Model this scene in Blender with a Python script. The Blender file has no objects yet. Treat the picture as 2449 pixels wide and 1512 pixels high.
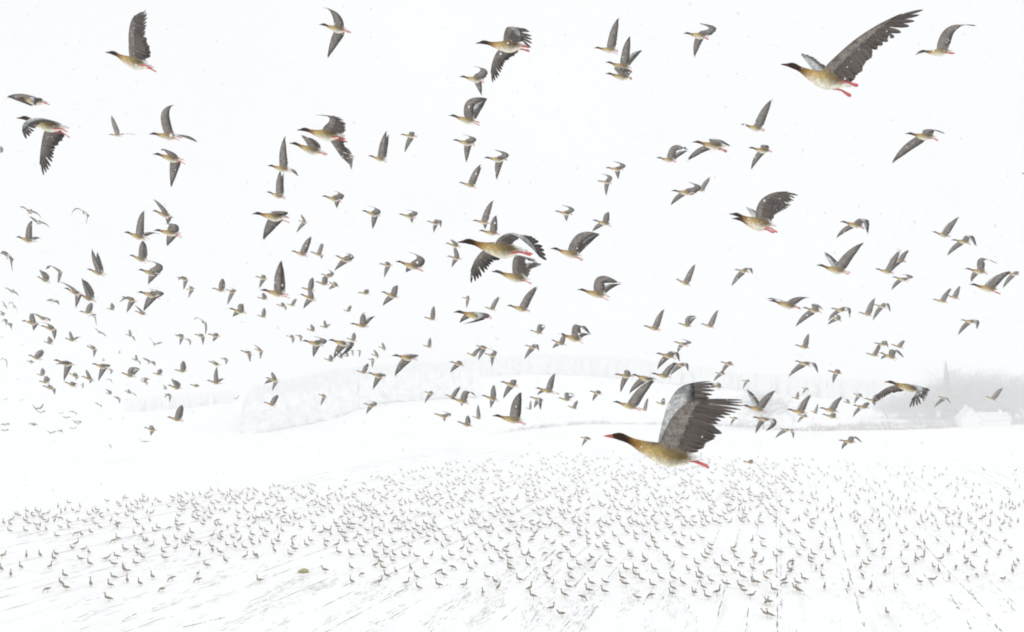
import bpy, bmesh, math, random
import numpy as np
from mathutils import Vector, Matrix

random.seed(7); rng = np.random.default_rng(7)
scene = bpy.context.scene
C = scene.collection

# ------------------------------------------------------------------ camera
W_, H_, F_ = 2449.0, 1512.0, 1625.0          # catalogue units: the photograph 2449 wide, focal length 1625
CAM = np.array([0.0, 0.0, 15.0])             # a drone about fifteen metres above the snow
PITCH = math.atan((923 - 756) / F_)
cam_d = bpy.data.cameras.new('camera'); cam = bpy.data.objects.new('camera', cam_d); C.objects.link(cam)
cam.location = CAM; cam.rotation_euler = (math.radians(90) + PITCH, 0, 0)
cam_d.sensor_width = 36; cam_d.lens = 36 * F_ / W_; cam_d.clip_start = 0.1; cam_d.clip_end = 6000
scene.camera = cam

# ------------------------------------------------------------------ sky and light (snowfall, overcast)
w = bpy.data.worlds.new('World'); scene.world = w; w.use_nodes = True
nt = w.node_tree; nt.nodes.clear()
out = nt.nodes.new('ShaderNodeOutputWorld'); bg = nt.nodes.new('ShaderNodeBackground')
sky = nt.nodes.new('ShaderNodeTexSky'); sky.sky_type = 'NISHITA'; sky.sun_disc = False
SUN_EL, SUN_AZ = math.radians(48), math.radians(150)
sky.sun_elevation = SUN_EL; sky.sun_rotation = SUN_AZ
mix = nt.nodes.new('ShaderNodeMixRGB'); mix.inputs[0].default_value = 0.96
tc = nt.nodes.new('ShaderNodeTexCoord'); cn = nt.nodes.new('ShaderNodeTexNoise'); cn.inputs['Scale'].default_value = 1.6; cn.inputs['Detail'].default_value = 3
cr = nt.nodes.new('ShaderNodeValToRGB')
cr.color_ramp.elements[0].position = 0.3; cr.color_ramp.elements[0].color = (9.5, 9.7, 9.82, 1)
cr.color_ramp.elements[1].position = 0.75; cr.color_ramp.elements[1].color = (10.28, 10.3, 10.33, 1)
nt.links.new(tc.outputs['Generated'], cn.inputs['Vector']); nt.links.new(cn.outputs['Fac'], cr.inputs['Fac'])
nt.links.new(sky.outputs[0], mix.inputs[1]); nt.links.new(cr.outputs[0], mix.inputs[2])
nt.links.new(mix.outputs[0], bg.inputs[0]); nt.links.new(bg.outputs[0], out.inputs[0])
bg.inputs[1].default_value = 0.1
sd = bpy.data.lights.new('sun', 'SUN'); sd.energy = 0.6; sd.angle = math.radians(25); sd.color = (1, .97, .93)
so = bpy.data.objects.new('sun', sd); C.objects.link(so)
so.rotation_euler = Vector((math.sin(SUN_AZ) * math.cos(SUN_EL), math.cos(SUN_AZ) * math.cos(SUN_EL), math.sin(SUN_EL))).to_track_quat('Z', 'Y').to_euler()
scene.view_settings.view_transform = 'Standard'; scene.view_settings.look = 'None'
scene.view_settings.exposure = 0.0; scene.view_settings.gamma = 1.0
scene.view_settings.use_curve_mapping = False
cy = scene.cycles
cy.max_bounces = 8; cy.diffuse_bounces = 4; cy.glossy_bounces = 2; cy.transmission_bounces = 2; cy.volume_bounces = 4
cy.use_denoising = True; cy.pixel_filter_type = 'BLACKMAN_HARRIS'; cy.filter_width = 1.9
try: cy.denoiser = 'OPENIMAGEDENOISE'
except Exception: pass

# ------------------------------------------------------------------ helpers
FWD = np.array([0, math.cos(PITCH), math.sin(PITCH)]); UPV = np.array([0, -math.sin(PITCH), math.cos(PITCH)]); RGT = np.array([1.0, 0, 0])
def ray(x, y):
    v = RGT * ((x - 1224.5) / F_) + UPV * ((756 - y) / F_) + FWD
    return v / np.linalg.norm(v)
def on_ground(x, y, z=0.0):
    r = ray(x, y); return CAM + r * ((z - CAM[2]) / r[2])
def at_depth(x, y, d):                       # a point of the catalogue position at d metres along the ground
    r = ray(x, y); return CAM + r * (d / math.hypot(r[0], r[1]))
def unit(v):
    n = np.linalg.norm(v); return v / n if n > 1e-9 else v
def link(o, parent=None):
    C.objects.link(o)
    if parent is not None: o.parent = parent
    return o
def tag(o, label=None, cat=None, group=None, kind=None):
    if label: o['label'] = label
    if cat: o['category'] = cat
    if group: o['group'] = group
    if kind: o['kind'] = kind
    return o
def mesh(name, v, f, mat=None, smooth=True, cols=None):
    me = bpy.data.meshes.new(name)
    me.from_pydata([tuple(p) for p in v] if not isinstance(v, np.ndarray) else v.tolist(), [], f)
    if mat: me.materials.append(mat)
    if smooth: me.polygons.foreach_set('use_smooth', [True] * len(me.polygons))
    if cols is not None:
        a = me.color_attributes.new('plumage', 'FLOAT_COLOR', 'POINT')
        c = np.ones((len(v), 4), np.float32); c[:, :3] = np.asarray(cols)[:, :3]
        if name == 'flying_goose': c[:NB_BODY, 3] = .65
        a.data.foreach_set('color', c.ravel())
    me.update(); return me
def fix_normals(me):
    bm = bmesh.new(); bm.from_mesh(me); bmesh.ops.recalc_face_normals(bm, faces=bm.faces); bm.to_mesh(me); bm.free()
    me.polygons.foreach_set('use_smooth', [True] * len(me.polygons))

NB_BODY = 17 * 12
# ------------------------------------------------------------------ materials
def new_mat(name):
    m = bpy.data.materials.new(name); m.use_nodes = True; n = m.node_tree; b = n.nodes['Principled BSDF']
    return m, n, b
def plumage_mat(name, barscale=60, barmix=0.35, rough=0.75):
    m, n, b = new_mat(name); L = n.links
    at = n.nodes.new('ShaderNodeAttribute'); at.attribute_name = 'plumage'
    tc = n.nodes.new('ShaderNodeTexCoord')
    vo = n.nodes.new('ShaderNodeTexVoronoi'); vo.inputs['Scale'].default_value = barscale
    mp = n.nodes.new('ShaderNodeMapping'); mp.inputs['Scale'].default_value = (1.5, .8, 1)
    no = n.nodes.new('ShaderNodeTexNoise'); no.inputs['Scale'].default_value = 26; no.inputs['Detail'].default_value = 5
    r1 = n.nodes.new('ShaderNodeMapRange'); r1.inputs[1].default_value = 0.0; r1.inputs[2].default_value = .75; r1.inputs[3].default_value = 1.2; r1.inputs[4].default_value = 1 - barmix
    r2 = n.nodes.new('ShaderNodeMapRange'); r2.inputs[1].default_value = .3; r2.inputs[2].default_value = .7; r2.inputs[3].default_value = .6; r2.inputs[4].default_value = 1.4
    mu = n.nodes.new('ShaderNodeMath'); mu.operation = 'MULTIPLY'
    vm = n.nodes.new('ShaderNodeVectorMath'); vm.operation = 'SCALE'
    L.new(tc.outputs['Object'], mp.inputs[0]); L.new(mp.outputs[0], vo.inputs['Vector']); L.new(tc.outputs['Object'], no.inputs['Vector'])
    L.new(vo.outputs['Distance'], r1.inputs[0]); L.new(no.outputs['Fac'], r2.inputs[0])
    L.new(r1.outputs[0], mu.inputs[0]); L.new(r2.outputs[0], mu.inputs[1])
    L.new(at.outputs['Color'], vm.inputs[0]); L.new(mu.outputs[0], vm.inputs['Scale']); L.new(vm.outputs[0], b.inputs['Base Color'])
    mm = n.nodes.new('ShaderNodeMath'); mm.operation = 'SUBTRACT'; mm.inputs[1].default_value = 1; m2 = n.nodes.new('ShaderNodeMath'); m2.operation = 'MULTIPLY_ADD'; m2.inputs[2].default_value = 1
    L.new(mu.outputs[0], mm.inputs[0]); L.new(mm.outputs[0], m2.inputs[0]); L.new(at.outputs['Alpha'], m2.inputs[1]); L.new(m2.outputs[0], vm.inputs['Scale'])
    bp = n.nodes.new('ShaderNodeBump'); bp.inputs['Strength'].default_value = .35; bp.inputs['Distance'].default_value = .01
    L.new(vo.outputs['Distance'], bp.inputs['Height']); L.new(bp.outputs[0], b.inputs['Normal'])
    b.inputs['Roughness'].default_value = rough; b.inputs['Specular IOR Level'].default_value = .03
    if name == 'flight_feather_vane':
        oi = n.nodes.new('ShaderNodeObjectInfo'); r3 = n.nodes.new('ShaderNodeMapRange'); r3.inputs[3].default_value = .85; r3.inputs[4].default_value = 1.2; L.new(oi.outputs['Random'], r3.inputs[0])
        m3 = n.nodes.new('ShaderNodeMath'); m3.operation = 'MULTIPLY'; L.new(m2.outputs[0], m3.inputs[0]); L.new(r3.outputs[0], m3.inputs[1]); L.new(m3.outputs[0], vm.inputs['Scale'])
    return m
def flat_mat(name, col, rough=.7, noise=.25, scale=20, spec=.25):
    m, n, b = new_mat(name); L = n.links
    tc = n.nodes.new('ShaderNodeTexCoord'); no = n.nodes.new('ShaderNodeTexNoise'); no.inputs['Scale'].default_value = scale; no.inputs['Detail'].default_value = 4
    rp = n.nodes.new('ShaderNodeValToRGB')
    rp.color_ramp.elements[0].position = .3; rp.color_ramp.elements[0].color = tuple(c * (1 - noise) for c in col) + (1,)
    rp.color_ramp.elements[1].position = .7; rp.color_ramp.elements[1].color = tuple(min(1, c * (1 + noise)) for c in col) + (1,)
    L.new(tc.outputs['Object'], no.inputs['Vector']); L.new(no.outputs['Fac'], rp.inputs[0]); L.new(rp.outputs[0], b.inputs['Base Color'])
    b.inputs['Roughness'].default_value = rough; b.inputs['Specular IOR Level'].default_value = spec
    return m
M_PLUM = plumage_mat('plumage')
M_FEATHER = plumage_mat('flight_feather_vane', 40, .2)
M_STAND = plumage_mat('standing_plumage', 18, .25)
M_BILL = flat_mat('bill_horn', (.075, .03, .024), .5, .5, 60, .08)
M_BILLR = flat_mat('pink_bill_horn', (.42, .10, .085), .5, .6, 60, .08)
M_FOOT = flat_mat('pink_leg_skin', (.58, .13, .13), .6, .25, 40, .08)
M_EYE = flat_mat('dark_eye', (.01, .008, .006), .15, .1)

def snow_mat():
    m, n, b = new_mat('snow_over_stubble'); L = n.links
    geo = n.nodes.new('ShaderNodeNewGeometry')
    rot = n.nodes.new('ShaderNodeVectorRotate'); rot.rotation_type = 'Z_AXIS'; rot.inputs['Angle'].default_value = FURROW
    L.new(geo.outputs['Position'], rot.inputs['Vector'])
    # thin patches where stubble greys the snow along the drill rows
    mp = n.nodes.new('ShaderNodeMapping'); mp.inputs['Scale'].default_value = (1.1, .045, 1)
    L.new(rot.outputs[0], mp.inputs[0])
    n1 = n.nodes.new('ShaderNodeTexNoise'); n1.inputs['Scale'].default_value = 1.0; n1.inputs['Detail'].default_value = 5; n1.inputs['Roughness'].default_value = .6
    L.new(mp.outputs[0], n1.inputs['Vector'])
    n2 = n.nodes.new('ShaderNodeTexNoise'); n2.inputs['Scale'].default_value = .035; n2.inputs['Detail'].default_value = 3
    L.new(rot.outputs[0], n2.inputs['Vector'])
    a = n.nodes.new('ShaderNodeMapRange'); a.inputs[1].default_value = .55; a.inputs[2].default_value = .78
    c = n.nodes.new('ShaderNodeMapRange'); c.inputs[1].default_value = .42; c.inputs[2].default_value = .62
    L.new(n1.outputs['Fac'], a.inputs[0]); L.new(n2.outputs['Fac'], c.inputs[0])
    mu = n.nodes.new('ShaderNodeMath'); mu.operation = 'MULTIPLY'; L.new(a.outputs[0], mu.inputs[0]); L.new(c.outputs[0], mu.inputs[1])
    mm = n.nodes.new('ShaderNodeMath'); mm.operation = 'MULTIPLY'; mm.inputs[1].default_value = .5; L.new(mu.outputs[0], mm.inputs[0])
    mx = n.nodes.new('ShaderNodeMixRGB'); mx.inputs[1].default_value = (.935, .935, .935, 1); mx.inputs[2].default_value = (.42, .42, .40, 1)
    L.new(mm.outputs[0], mx.inputs[0]); L.new(mx.outputs[0], b.inputs['Base Color'])
    bp = n.nodes.new('ShaderNodeBump'); bp.inputs['Strength'].default_value = .5; bp.inputs['Distance'].default_value = .08
    L.new(n1.outputs['Fac'], bp.inputs['Height']); L.new(bp.outputs[0], b.inputs['Normal'])
    b.inputs['Roughness'].default_value = .9; b.inputs['Specular IOR Level'].default_value = .1
    return m
FURROW = math.atan((1850 - 1224.5) / F_)     # the drill rows run this far clockwise of north
FD = np.array([math.sin(FURROW), math.cos(FURROW)]); FN = np.array([math.cos(FURROW), -math.sin(FURROW)])

# ------------------------------------------------------------------ terrain
def terrain(x, y):
    x = np.asarray(x, float); y = np.asarray(y, float)
    far = np.clip((np.hypot(x, y) - 200) / 120, 0, 1)
    z = 23 * np.exp(-((x - 25) / 130) ** 2 - ((y - 470) / 120) ** 2) * far
    z += 9 * np.exp(-((x + 70) / 90) ** 2 - ((y - 340) / 90) ** 2) * far
    z += 6 * np.exp(-((x - 260) / 160) ** 2 - ((y - 430) / 90) ** 2) * far
    z += .03 * np.sin(x * .31 + 1) * np.sin(y * .23) + .35 * far * np.sin(x * .021) * np.sin(y * .017)
    return z
def build_ground():
    rad = np.concatenate([[0.0, 4, 8, 12], np.geomspace(16, 620, 90)]); nang = 220
    v = [(0, 0, float(terrain(0, 0)))]; f = []
    for r in rad[1:]:
        t = np.linspace(0, 2 * math.pi, nang, endpoint=False)
        x, y = r * np.sin(t), r * np.cos(t)
        v += list(zip(x.tolist(), y.tolist(), terrain(x, y).tolist()))
    for k in range(nang): f.append((0, 1 + (k + 1) % nang, 1 + k))
    for i in range(len(rad) - 2):
        a, b = 1 + i * nang, 1 + (i + 1) * nang
        for k in range(nang):
            q = (k + 1) % nang; f.append((a + k, a + q, b + q, b + k))
    me = mesh('ground', v, f, snow_mat()); o = link(bpy.data.objects.new('ground', me))
    tag(o, 'flat snow covered stubble field with drill rows showing through', kind='structure')
build_ground()
def build_haze():
    me = bpy.data.meshes.new('haze'); bm = bmesh.new(); bmesh.ops.create_cube(bm, size=1); bm.to_mesh(me); bm.free()
    o = link(bpy.data.objects.new('haze', me)); o.scale = (1400, 1400, 51.5); o.location = (0, 0, 51.5 / 2 - 2)
    m = bpy.data.materials.new('snowy_air'); m.use_nodes = True; n = m.node_tree; n.nodes.clear()
    ou = n.nodes.new('ShaderNodeOutputMaterial'); p = n.nodes.new('ShaderNodeVolumePrincipled')
    p.inputs['Color'].default_value = (.985, .99, .995, 1); p.inputs['Density'].default_value = HAZE; p.inputs['Anisotropy'].default_value = 0.2
    n.links.new(p.outputs[0], ou.inputs['Volume']); me.materials.append(m)
    tag(o, 'pale snowy haze filling the air over the field', kind='stuff')
HAZE = 0.0035
build_haze()
# ------------------------------------------------------------------ flying geese: one continuous mesh from bill base to tail and wing tips
ST = [(.360, .021, .012, .010), (.340, .027, .020, .016), (.308, .032, .029, .023), (.272, .031, .030, .024), (.238, .024, .026, .022),
      (.195, .014, .029, .026), (.150, .003, .042, .038), (.110, -.004, .050, .047), (.062, -.009, .063, .058), (.012, -.014, .075, .068),
      (-.038, -.018, .083, .075), (-.088, -.018, .084, .074), (-.138, -.012, .075, .064), (-.190, -.001, .056, .050), (-.235, .009, .034, .046),
      (-.275, .014, .013, .050), (-.318, .012, .005, .056)]
I0, I1 = 9, 14
NA = 12
SH = {1: np.array([-.040, .055, .040]), -1: np.array([-.040, -.055, .040])}
F6 = [0, .10, .28, .5, .75, 1.0]
TH = [0, 1.0, 1.15, .7, .3, .05]
def lerp(tab, s):
    for (a, va), (b, vb) in zip(tab, tab[1:]):
        if s <= b: return va + (vb - va) * (s - a) / (b - a)
    return tab[-1][1]
CH = [(0, .262), (.12, .285), (.3, .27), (.45, .248), (.6, .215), (.75, .172), (.88, .115), (1, .05)]
LD = [(0, .07), (.15, .06), (.45, .055), (.75, .035), (1, .008)]
def smooth(a, b, x):
    t = min(1, max(0, (x - a) / (b - a))); return t * t * (3 - 2 * t)
def mixc(a, b, t): return tuple(p + (q - p) * t for p, q in zip(a, b))
HEAD, NECK, BREAST, BELLY, FLANK, BACK, RUMP = (.028, .012, .005), (.33, .17, .035), (.66, .47, .17), (.93, .88, .73), (.19, .13, .05), (.18, .14, .085), (.93, .93, .92)
def body_col(x, sn):
    c = mixc(NECK, HEAD, smooth(.165, .25, x - .02 * sn))
    c = mixc(BREAST, c, smooth(.06, .18, x))
    if x < .2:
        low = smooth(-.35, -.85, sn) if False else (1 - smooth(-.95, -.18, sn))
        side = mixc(c, mixc(BREAST, FLANK, smooth(.05, -.12, x) if False else 1 - smooth(-.14, .06, x)), 1 - smooth(-.02, .12, x))
        top = mixc(BACK, c, smooth(.05, .2, x))
        c = mixc(side, top, smooth(.25, .7, sn))
        c = mixc(c, BELLY, low * (1 - smooth(.02, .2, x)))
    c = mixc(RUMP, c, smooth(-.262, -.20, x - .03 * sn))
    if x < -.28: c = mixc(c, (.35, .33, .30), .6 if sn > 0 else .1)
    return c
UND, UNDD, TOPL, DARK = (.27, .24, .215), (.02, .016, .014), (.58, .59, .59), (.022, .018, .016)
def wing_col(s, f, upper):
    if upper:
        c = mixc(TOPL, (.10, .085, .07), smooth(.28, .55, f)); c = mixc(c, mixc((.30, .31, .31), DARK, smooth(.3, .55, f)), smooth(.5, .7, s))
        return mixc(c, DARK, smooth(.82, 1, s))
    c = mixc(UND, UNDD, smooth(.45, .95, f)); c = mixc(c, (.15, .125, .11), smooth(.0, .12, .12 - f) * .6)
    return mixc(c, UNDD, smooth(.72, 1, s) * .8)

def bez(S, Wp, T, t):                        # a smooth path that passes through the wrist at t=.45
    m = (Wp - S * (.55 ** 2) - T * (.45 ** 2)) / (2 * .55 * .45)
    return S * (1 - t) ** 2 + m * 2 * t * (1 - t) + T * t * t, unit((m - S) * 2 * (1 - t) + (T - m) * 2 * t)
def wing_frames(side, Wp, T, ss, twist=0.0):
    S = SH[side]; out = []
    back = unit(np.array([-1.0, 0, -.05])); prev = None
    for s in ss:
        p, u = bez(S, Wp, T, s)
        c = back - u * np.dot(back, u)
        if np.linalg.norm(c) < .25: c = c + .6 * (np.array([0, 0, -1.0]) + u * u[2])
        c = unit(c)
        if prev is not None: c = unit(c * .65 + prev * .35); c = unit(c - u * np.dot(c, u))
        prev = c
        n = np.cross(u, c) * side
        a = twist * s
        c2 = c * math.cos(a) + n * math.sin(a); n2 = n * math.cos(a) - c * math.sin(a)
        out.append((p, u, c2, n2))
    return out
def build_goose_mesh(name, wings, feathered, r):
    v, cols, f = [], [], []
    for i, (x, zc, h, ww) in enumerate(ST):
        for k in range(NA):
            a = math.radians(30 * k); sn = math.sin(a)
            v.append((x, ww * math.cos(a), zc + h * sn)); cols.append(body_col(x, sn))
    R = lambda i, k: i * NA + k % NA
    for i in range(len(ST) - 1):
        for k in range(NA):
            if I0 <= i < I1 and k in (1, 4): continue
            f.append((R(i, k), R(i, k + 1), R(i + 1, k + 1), R(i + 1, k)))
    f.append(tuple(R(0, k) for k in range(NA))); f.append(tuple(R(len(ST) - 1, k) for k in range(NA)))
    NS = 15
    ss = [.05 + .95 * (j / (NS - 1)) ** .95 for j in range(NS)]
    for side in (1, -1):
        Wp, T, scale, tw = wings[side]; kk = wings.get(('k', side), 1)
        fr = wing_frames(side, Wp, T, ss, tw)
        kt, kb = (2, 1) if side == 1 else (4, 5)
        prev = [R(i, kt) for i in range(I0, I1 + 1)] + [R(i, kb) for i in range(I1, I0 - 1, -1)]
        for j, s in enumerate(ss):
            p, u, c, n = fr[j]
            ch = lerp(CH, s) * scale * kk * (.66 if feathered and s > .04 else 1)
            if not feathered: ch *= .86 * (1 + (.03 if j % 2 else -.025) * (1 + s))
            ld = lerp(LD, s) * scale; th = (.016 * (1 - s) ** 1.2 + .0022) * scale
            top, bot, ct, cb = [], [], [], []
            for q, (ff, t_) in enumerate(zip(F6, TH)):
                sw = .018 * scale * math.sin(ff * 2.2) * (1 - .4 * s)   # camber
                b0 = p + c * (ff * ch - ld) + n * (sw - .006)
                top.append(b0 + n * th * t_); bot.append(b0 - n * th * t_ * .55)
                g = .82 + .36 * r.random() if feathered else .74 + .55 * r.random()
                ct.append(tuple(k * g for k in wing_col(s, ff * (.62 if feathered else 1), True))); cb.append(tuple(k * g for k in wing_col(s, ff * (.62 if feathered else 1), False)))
            base = len(v)
            v += [tuple(q) for q in top + bot[::-1]]; cols += ct + cb[::-1]
            cur = list(range(base, base + 12))
            for a in range(12):
                b = (a + 1) % 12; f.append((prev[a], prev[b], cur[b], cur[a]))
            prev = cur
        p, u, c, n = fr[-1]                  # the primaries: five tapering fingers grown out of the last section
        lens = [.075, .085, .07, .048, .025] if not feathered else [.02] * 5
        for q in range(5):
            quad = [prev[q], prev[q + 1], prev[10 - q], prev[11 - q]]
            P = [np.array(v[i]) for i in quad]; cen = sum(P) / 4
            d = unit(u * (1 - .05 * q) + c * (.1 + .22 * q)); b = len(v)
            for pp in P:
                v.append(tuple(cen + (pp - cen) * .45 + d * lens[q] * scale)); cols.append(DARK)
            t = [b, b + 1, b + 2, b + 3]
            for a in range(4): f.append((quad[a], quad[(a + 1) % 4], t[(a + 1) % 4], t[a]))
            f.append(tuple(t))
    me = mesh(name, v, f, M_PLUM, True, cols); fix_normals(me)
    return me

def tube(pts, rad, n=6):
    v, f = [], []
    for i, p in enumerate(pts):
        p = np.array(p, float); d = unit(np.array(pts[min(i + 1, len(pts) - 1)], float) - np.array(pts[max(i - 1, 0)], float))
        a = unit(np.cross(d, [0, 0, 1.0] if abs(d[2]) < .9 else [1.0, 0, 0])); b = np.cross(d, a)
        rx, rz = (rad[i], rad[i]) if not isinstance(rad[i], tuple) else rad[i]
        for k in range(n):
            t = 2 * math.pi * k / n; v.append(tuple(p + a * rx * math.cos(t) + b * rz * math.sin(t)))
    for i in range(len(pts) - 1):
        for k in range(n): f.append((i * n + k, i * n + (k + 1) % n, (i + 1) * n + (k + 1) % n, (i + 1) * n + k))
    f.append(tuple(range(n))); f.append(tuple(range((len(pts) - 1) * n, len(pts) * n)))
    return v, f
def tube_mesh(name, pts, rad, mat, n=6):
    v, f = tube(pts, rad, n); me = mesh(name, v, f, mat); fix_normals(me); return me
ME_BILL = tube_mesh('bill', [(.345, 0, .021), (.366, 0, .018), (.388, 0, .013), (.404, 0, .009), (.410, 0, .006)], [(.014, .0165), (.0115, .0125), (.0095, .008), (.0075, .005), (.003, .002)], M_BILL, 8)
ME_EYE = tube_mesh('eye', [(.318, .0185, .040), (.318, .0225, .0405), (.318, .0245, .041), (.318, .0255, .041)], [.0052, .0058, .004, .001], M_EYE, 8)
def foot_mesh():
    v, f = tube([(-.165, 0, -.052), (-.215, 0, -.046), (-.262, 0, -.044), (-.295, 0, -.050)], [.014, .0095, .0085, .011], 6)
    b = len(v)
    web = [(-.29, .009, -.044), (-.322, .015, -.052), (-.362, .024, -.062), (-.382, .004, -.068), (-.364, -.020, -.063), (-.322, -.013, -.053), (-.29, -.009, -.044)]
    v += web + [(x, y, z - .014) for x, y, z in web]; k = len(web)
    f.append(tuple(range(b, b + k))); f.append(tuple(range(b + 2 * k - 1, b + k - 1, -1)))
    for i in range(k): f.append((b + i, b + (i + 1) % k, b + k + (i + 1) % k, b + k + i))
    me = mesh('foot', v, f, M_FOOT); fix_normals(me); return me
ME_FOOT = foot_mesh()
def vane_mesh():                              # one flight feather, unit length along +X, unit width along Y
    prof = [(0, .18), (.12, .7), (.4, 1), (.7, .95), (.88, .65), (.97, .3), (1, .05)]
    v, cols, f = [], [], []
    for x, wd in prof:
        for y, z in ((-.58 * wd, -.05 * wd), (-.02, .07), (.42 * wd, -.04 * wd)):
            v.append((x, y, z)); cols.append(mixc((.21, .18, .16), (.018, .015, .014), smooth(.05, .8, x) if y > -.1 * wd - .05 else .15))
        v.append((x, -.02, -.10)); cols.append((.11, .09, .08))
    for i in range(len(prof) - 1):
        a, b = i * 4, i * 4 + 4
        for p, q in ((0, 1), (1, 2), (2, 3), (3, 0)): f.append((a + p, a + q, b + q, b + p))
    f.append((0, 1, 2, 3)); e = (len(prof) - 1) * 4; f.append((e, e + 1, e + 2, e + 3))
    me = mesh('flight_feather', v, f, M_FEATHER, True, cols); fix_normals(me); return me
ME_VANE = vane_mesh()
def add_feathers(root, wings, r):
    for side in (1, -1):
        Wp, T, scale, tw = wings[side]; kk = wings.get(('k', side), 1)
        ss = [.05 + .95 * k / 40 for k in range(41)]; fr = wing_frames(side, Wp, T, ss, tw)
        specs = []
        for k in range(14):                   # secondaries
            s = .07 + .40 * k / 13; specs.append((s, .50, .0, (.165 + .006 * math.sin(k)) * ((.62 + 1.05 * s) if kk > 1.1 else 1), .070, .0))
        for k in range(10):                   # primaries, fanning towards the wing tip
            t = k / 9; s = .50 + .47 * t; specs.append((s, .45 - .15 * t, .06 + 1.15 * t ** 1.2, .150 + .080 * smooth(.1, .8, t) - .01 * t, .068 - .036 * t, t))
        for m, (s, at, fan, ln, wd, t) in enumerate(specs):
            j = min(40, int((s - .05) / .95 * 40)); p, u, c, n = fr[j]
            ch = lerp(CH, s) * scale * .66 * kk; ld = lerp(LD, s) * scale
            fan += r.uniform(-.03, .03); ln = ln * kk * (1.18 if s < .3 and kk < 1.1 else 1); d = unit(c * math.cos(fan) + u * math.sin(fan))
            y = unit(np.cross(n, d)); base = p + c * (at * ch * 1.1 - ld) + n * (.004 * (m % 2) - .004)
            y = y * side
            zz = np.cross(d, y)
            Mx = Matrix(((d[0] * ln, y[0] * wd, zz[0] * .03, base[0]), (d[1] * ln, y[1] * wd, zz[1] * .03, base[1]), (d[2] * ln, y[2] * wd, zz[2] * .03, base[2]), (0, 0, 0, 1)))
            o = link(bpy.data.objects.new('flight_feather', ME_VANE), root); o.matrix_basis = Mx * 1 if False else Matrix([[a * scale if (ci < 3) else a for ci, a in enumerate(row)] for row in Mx])

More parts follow.
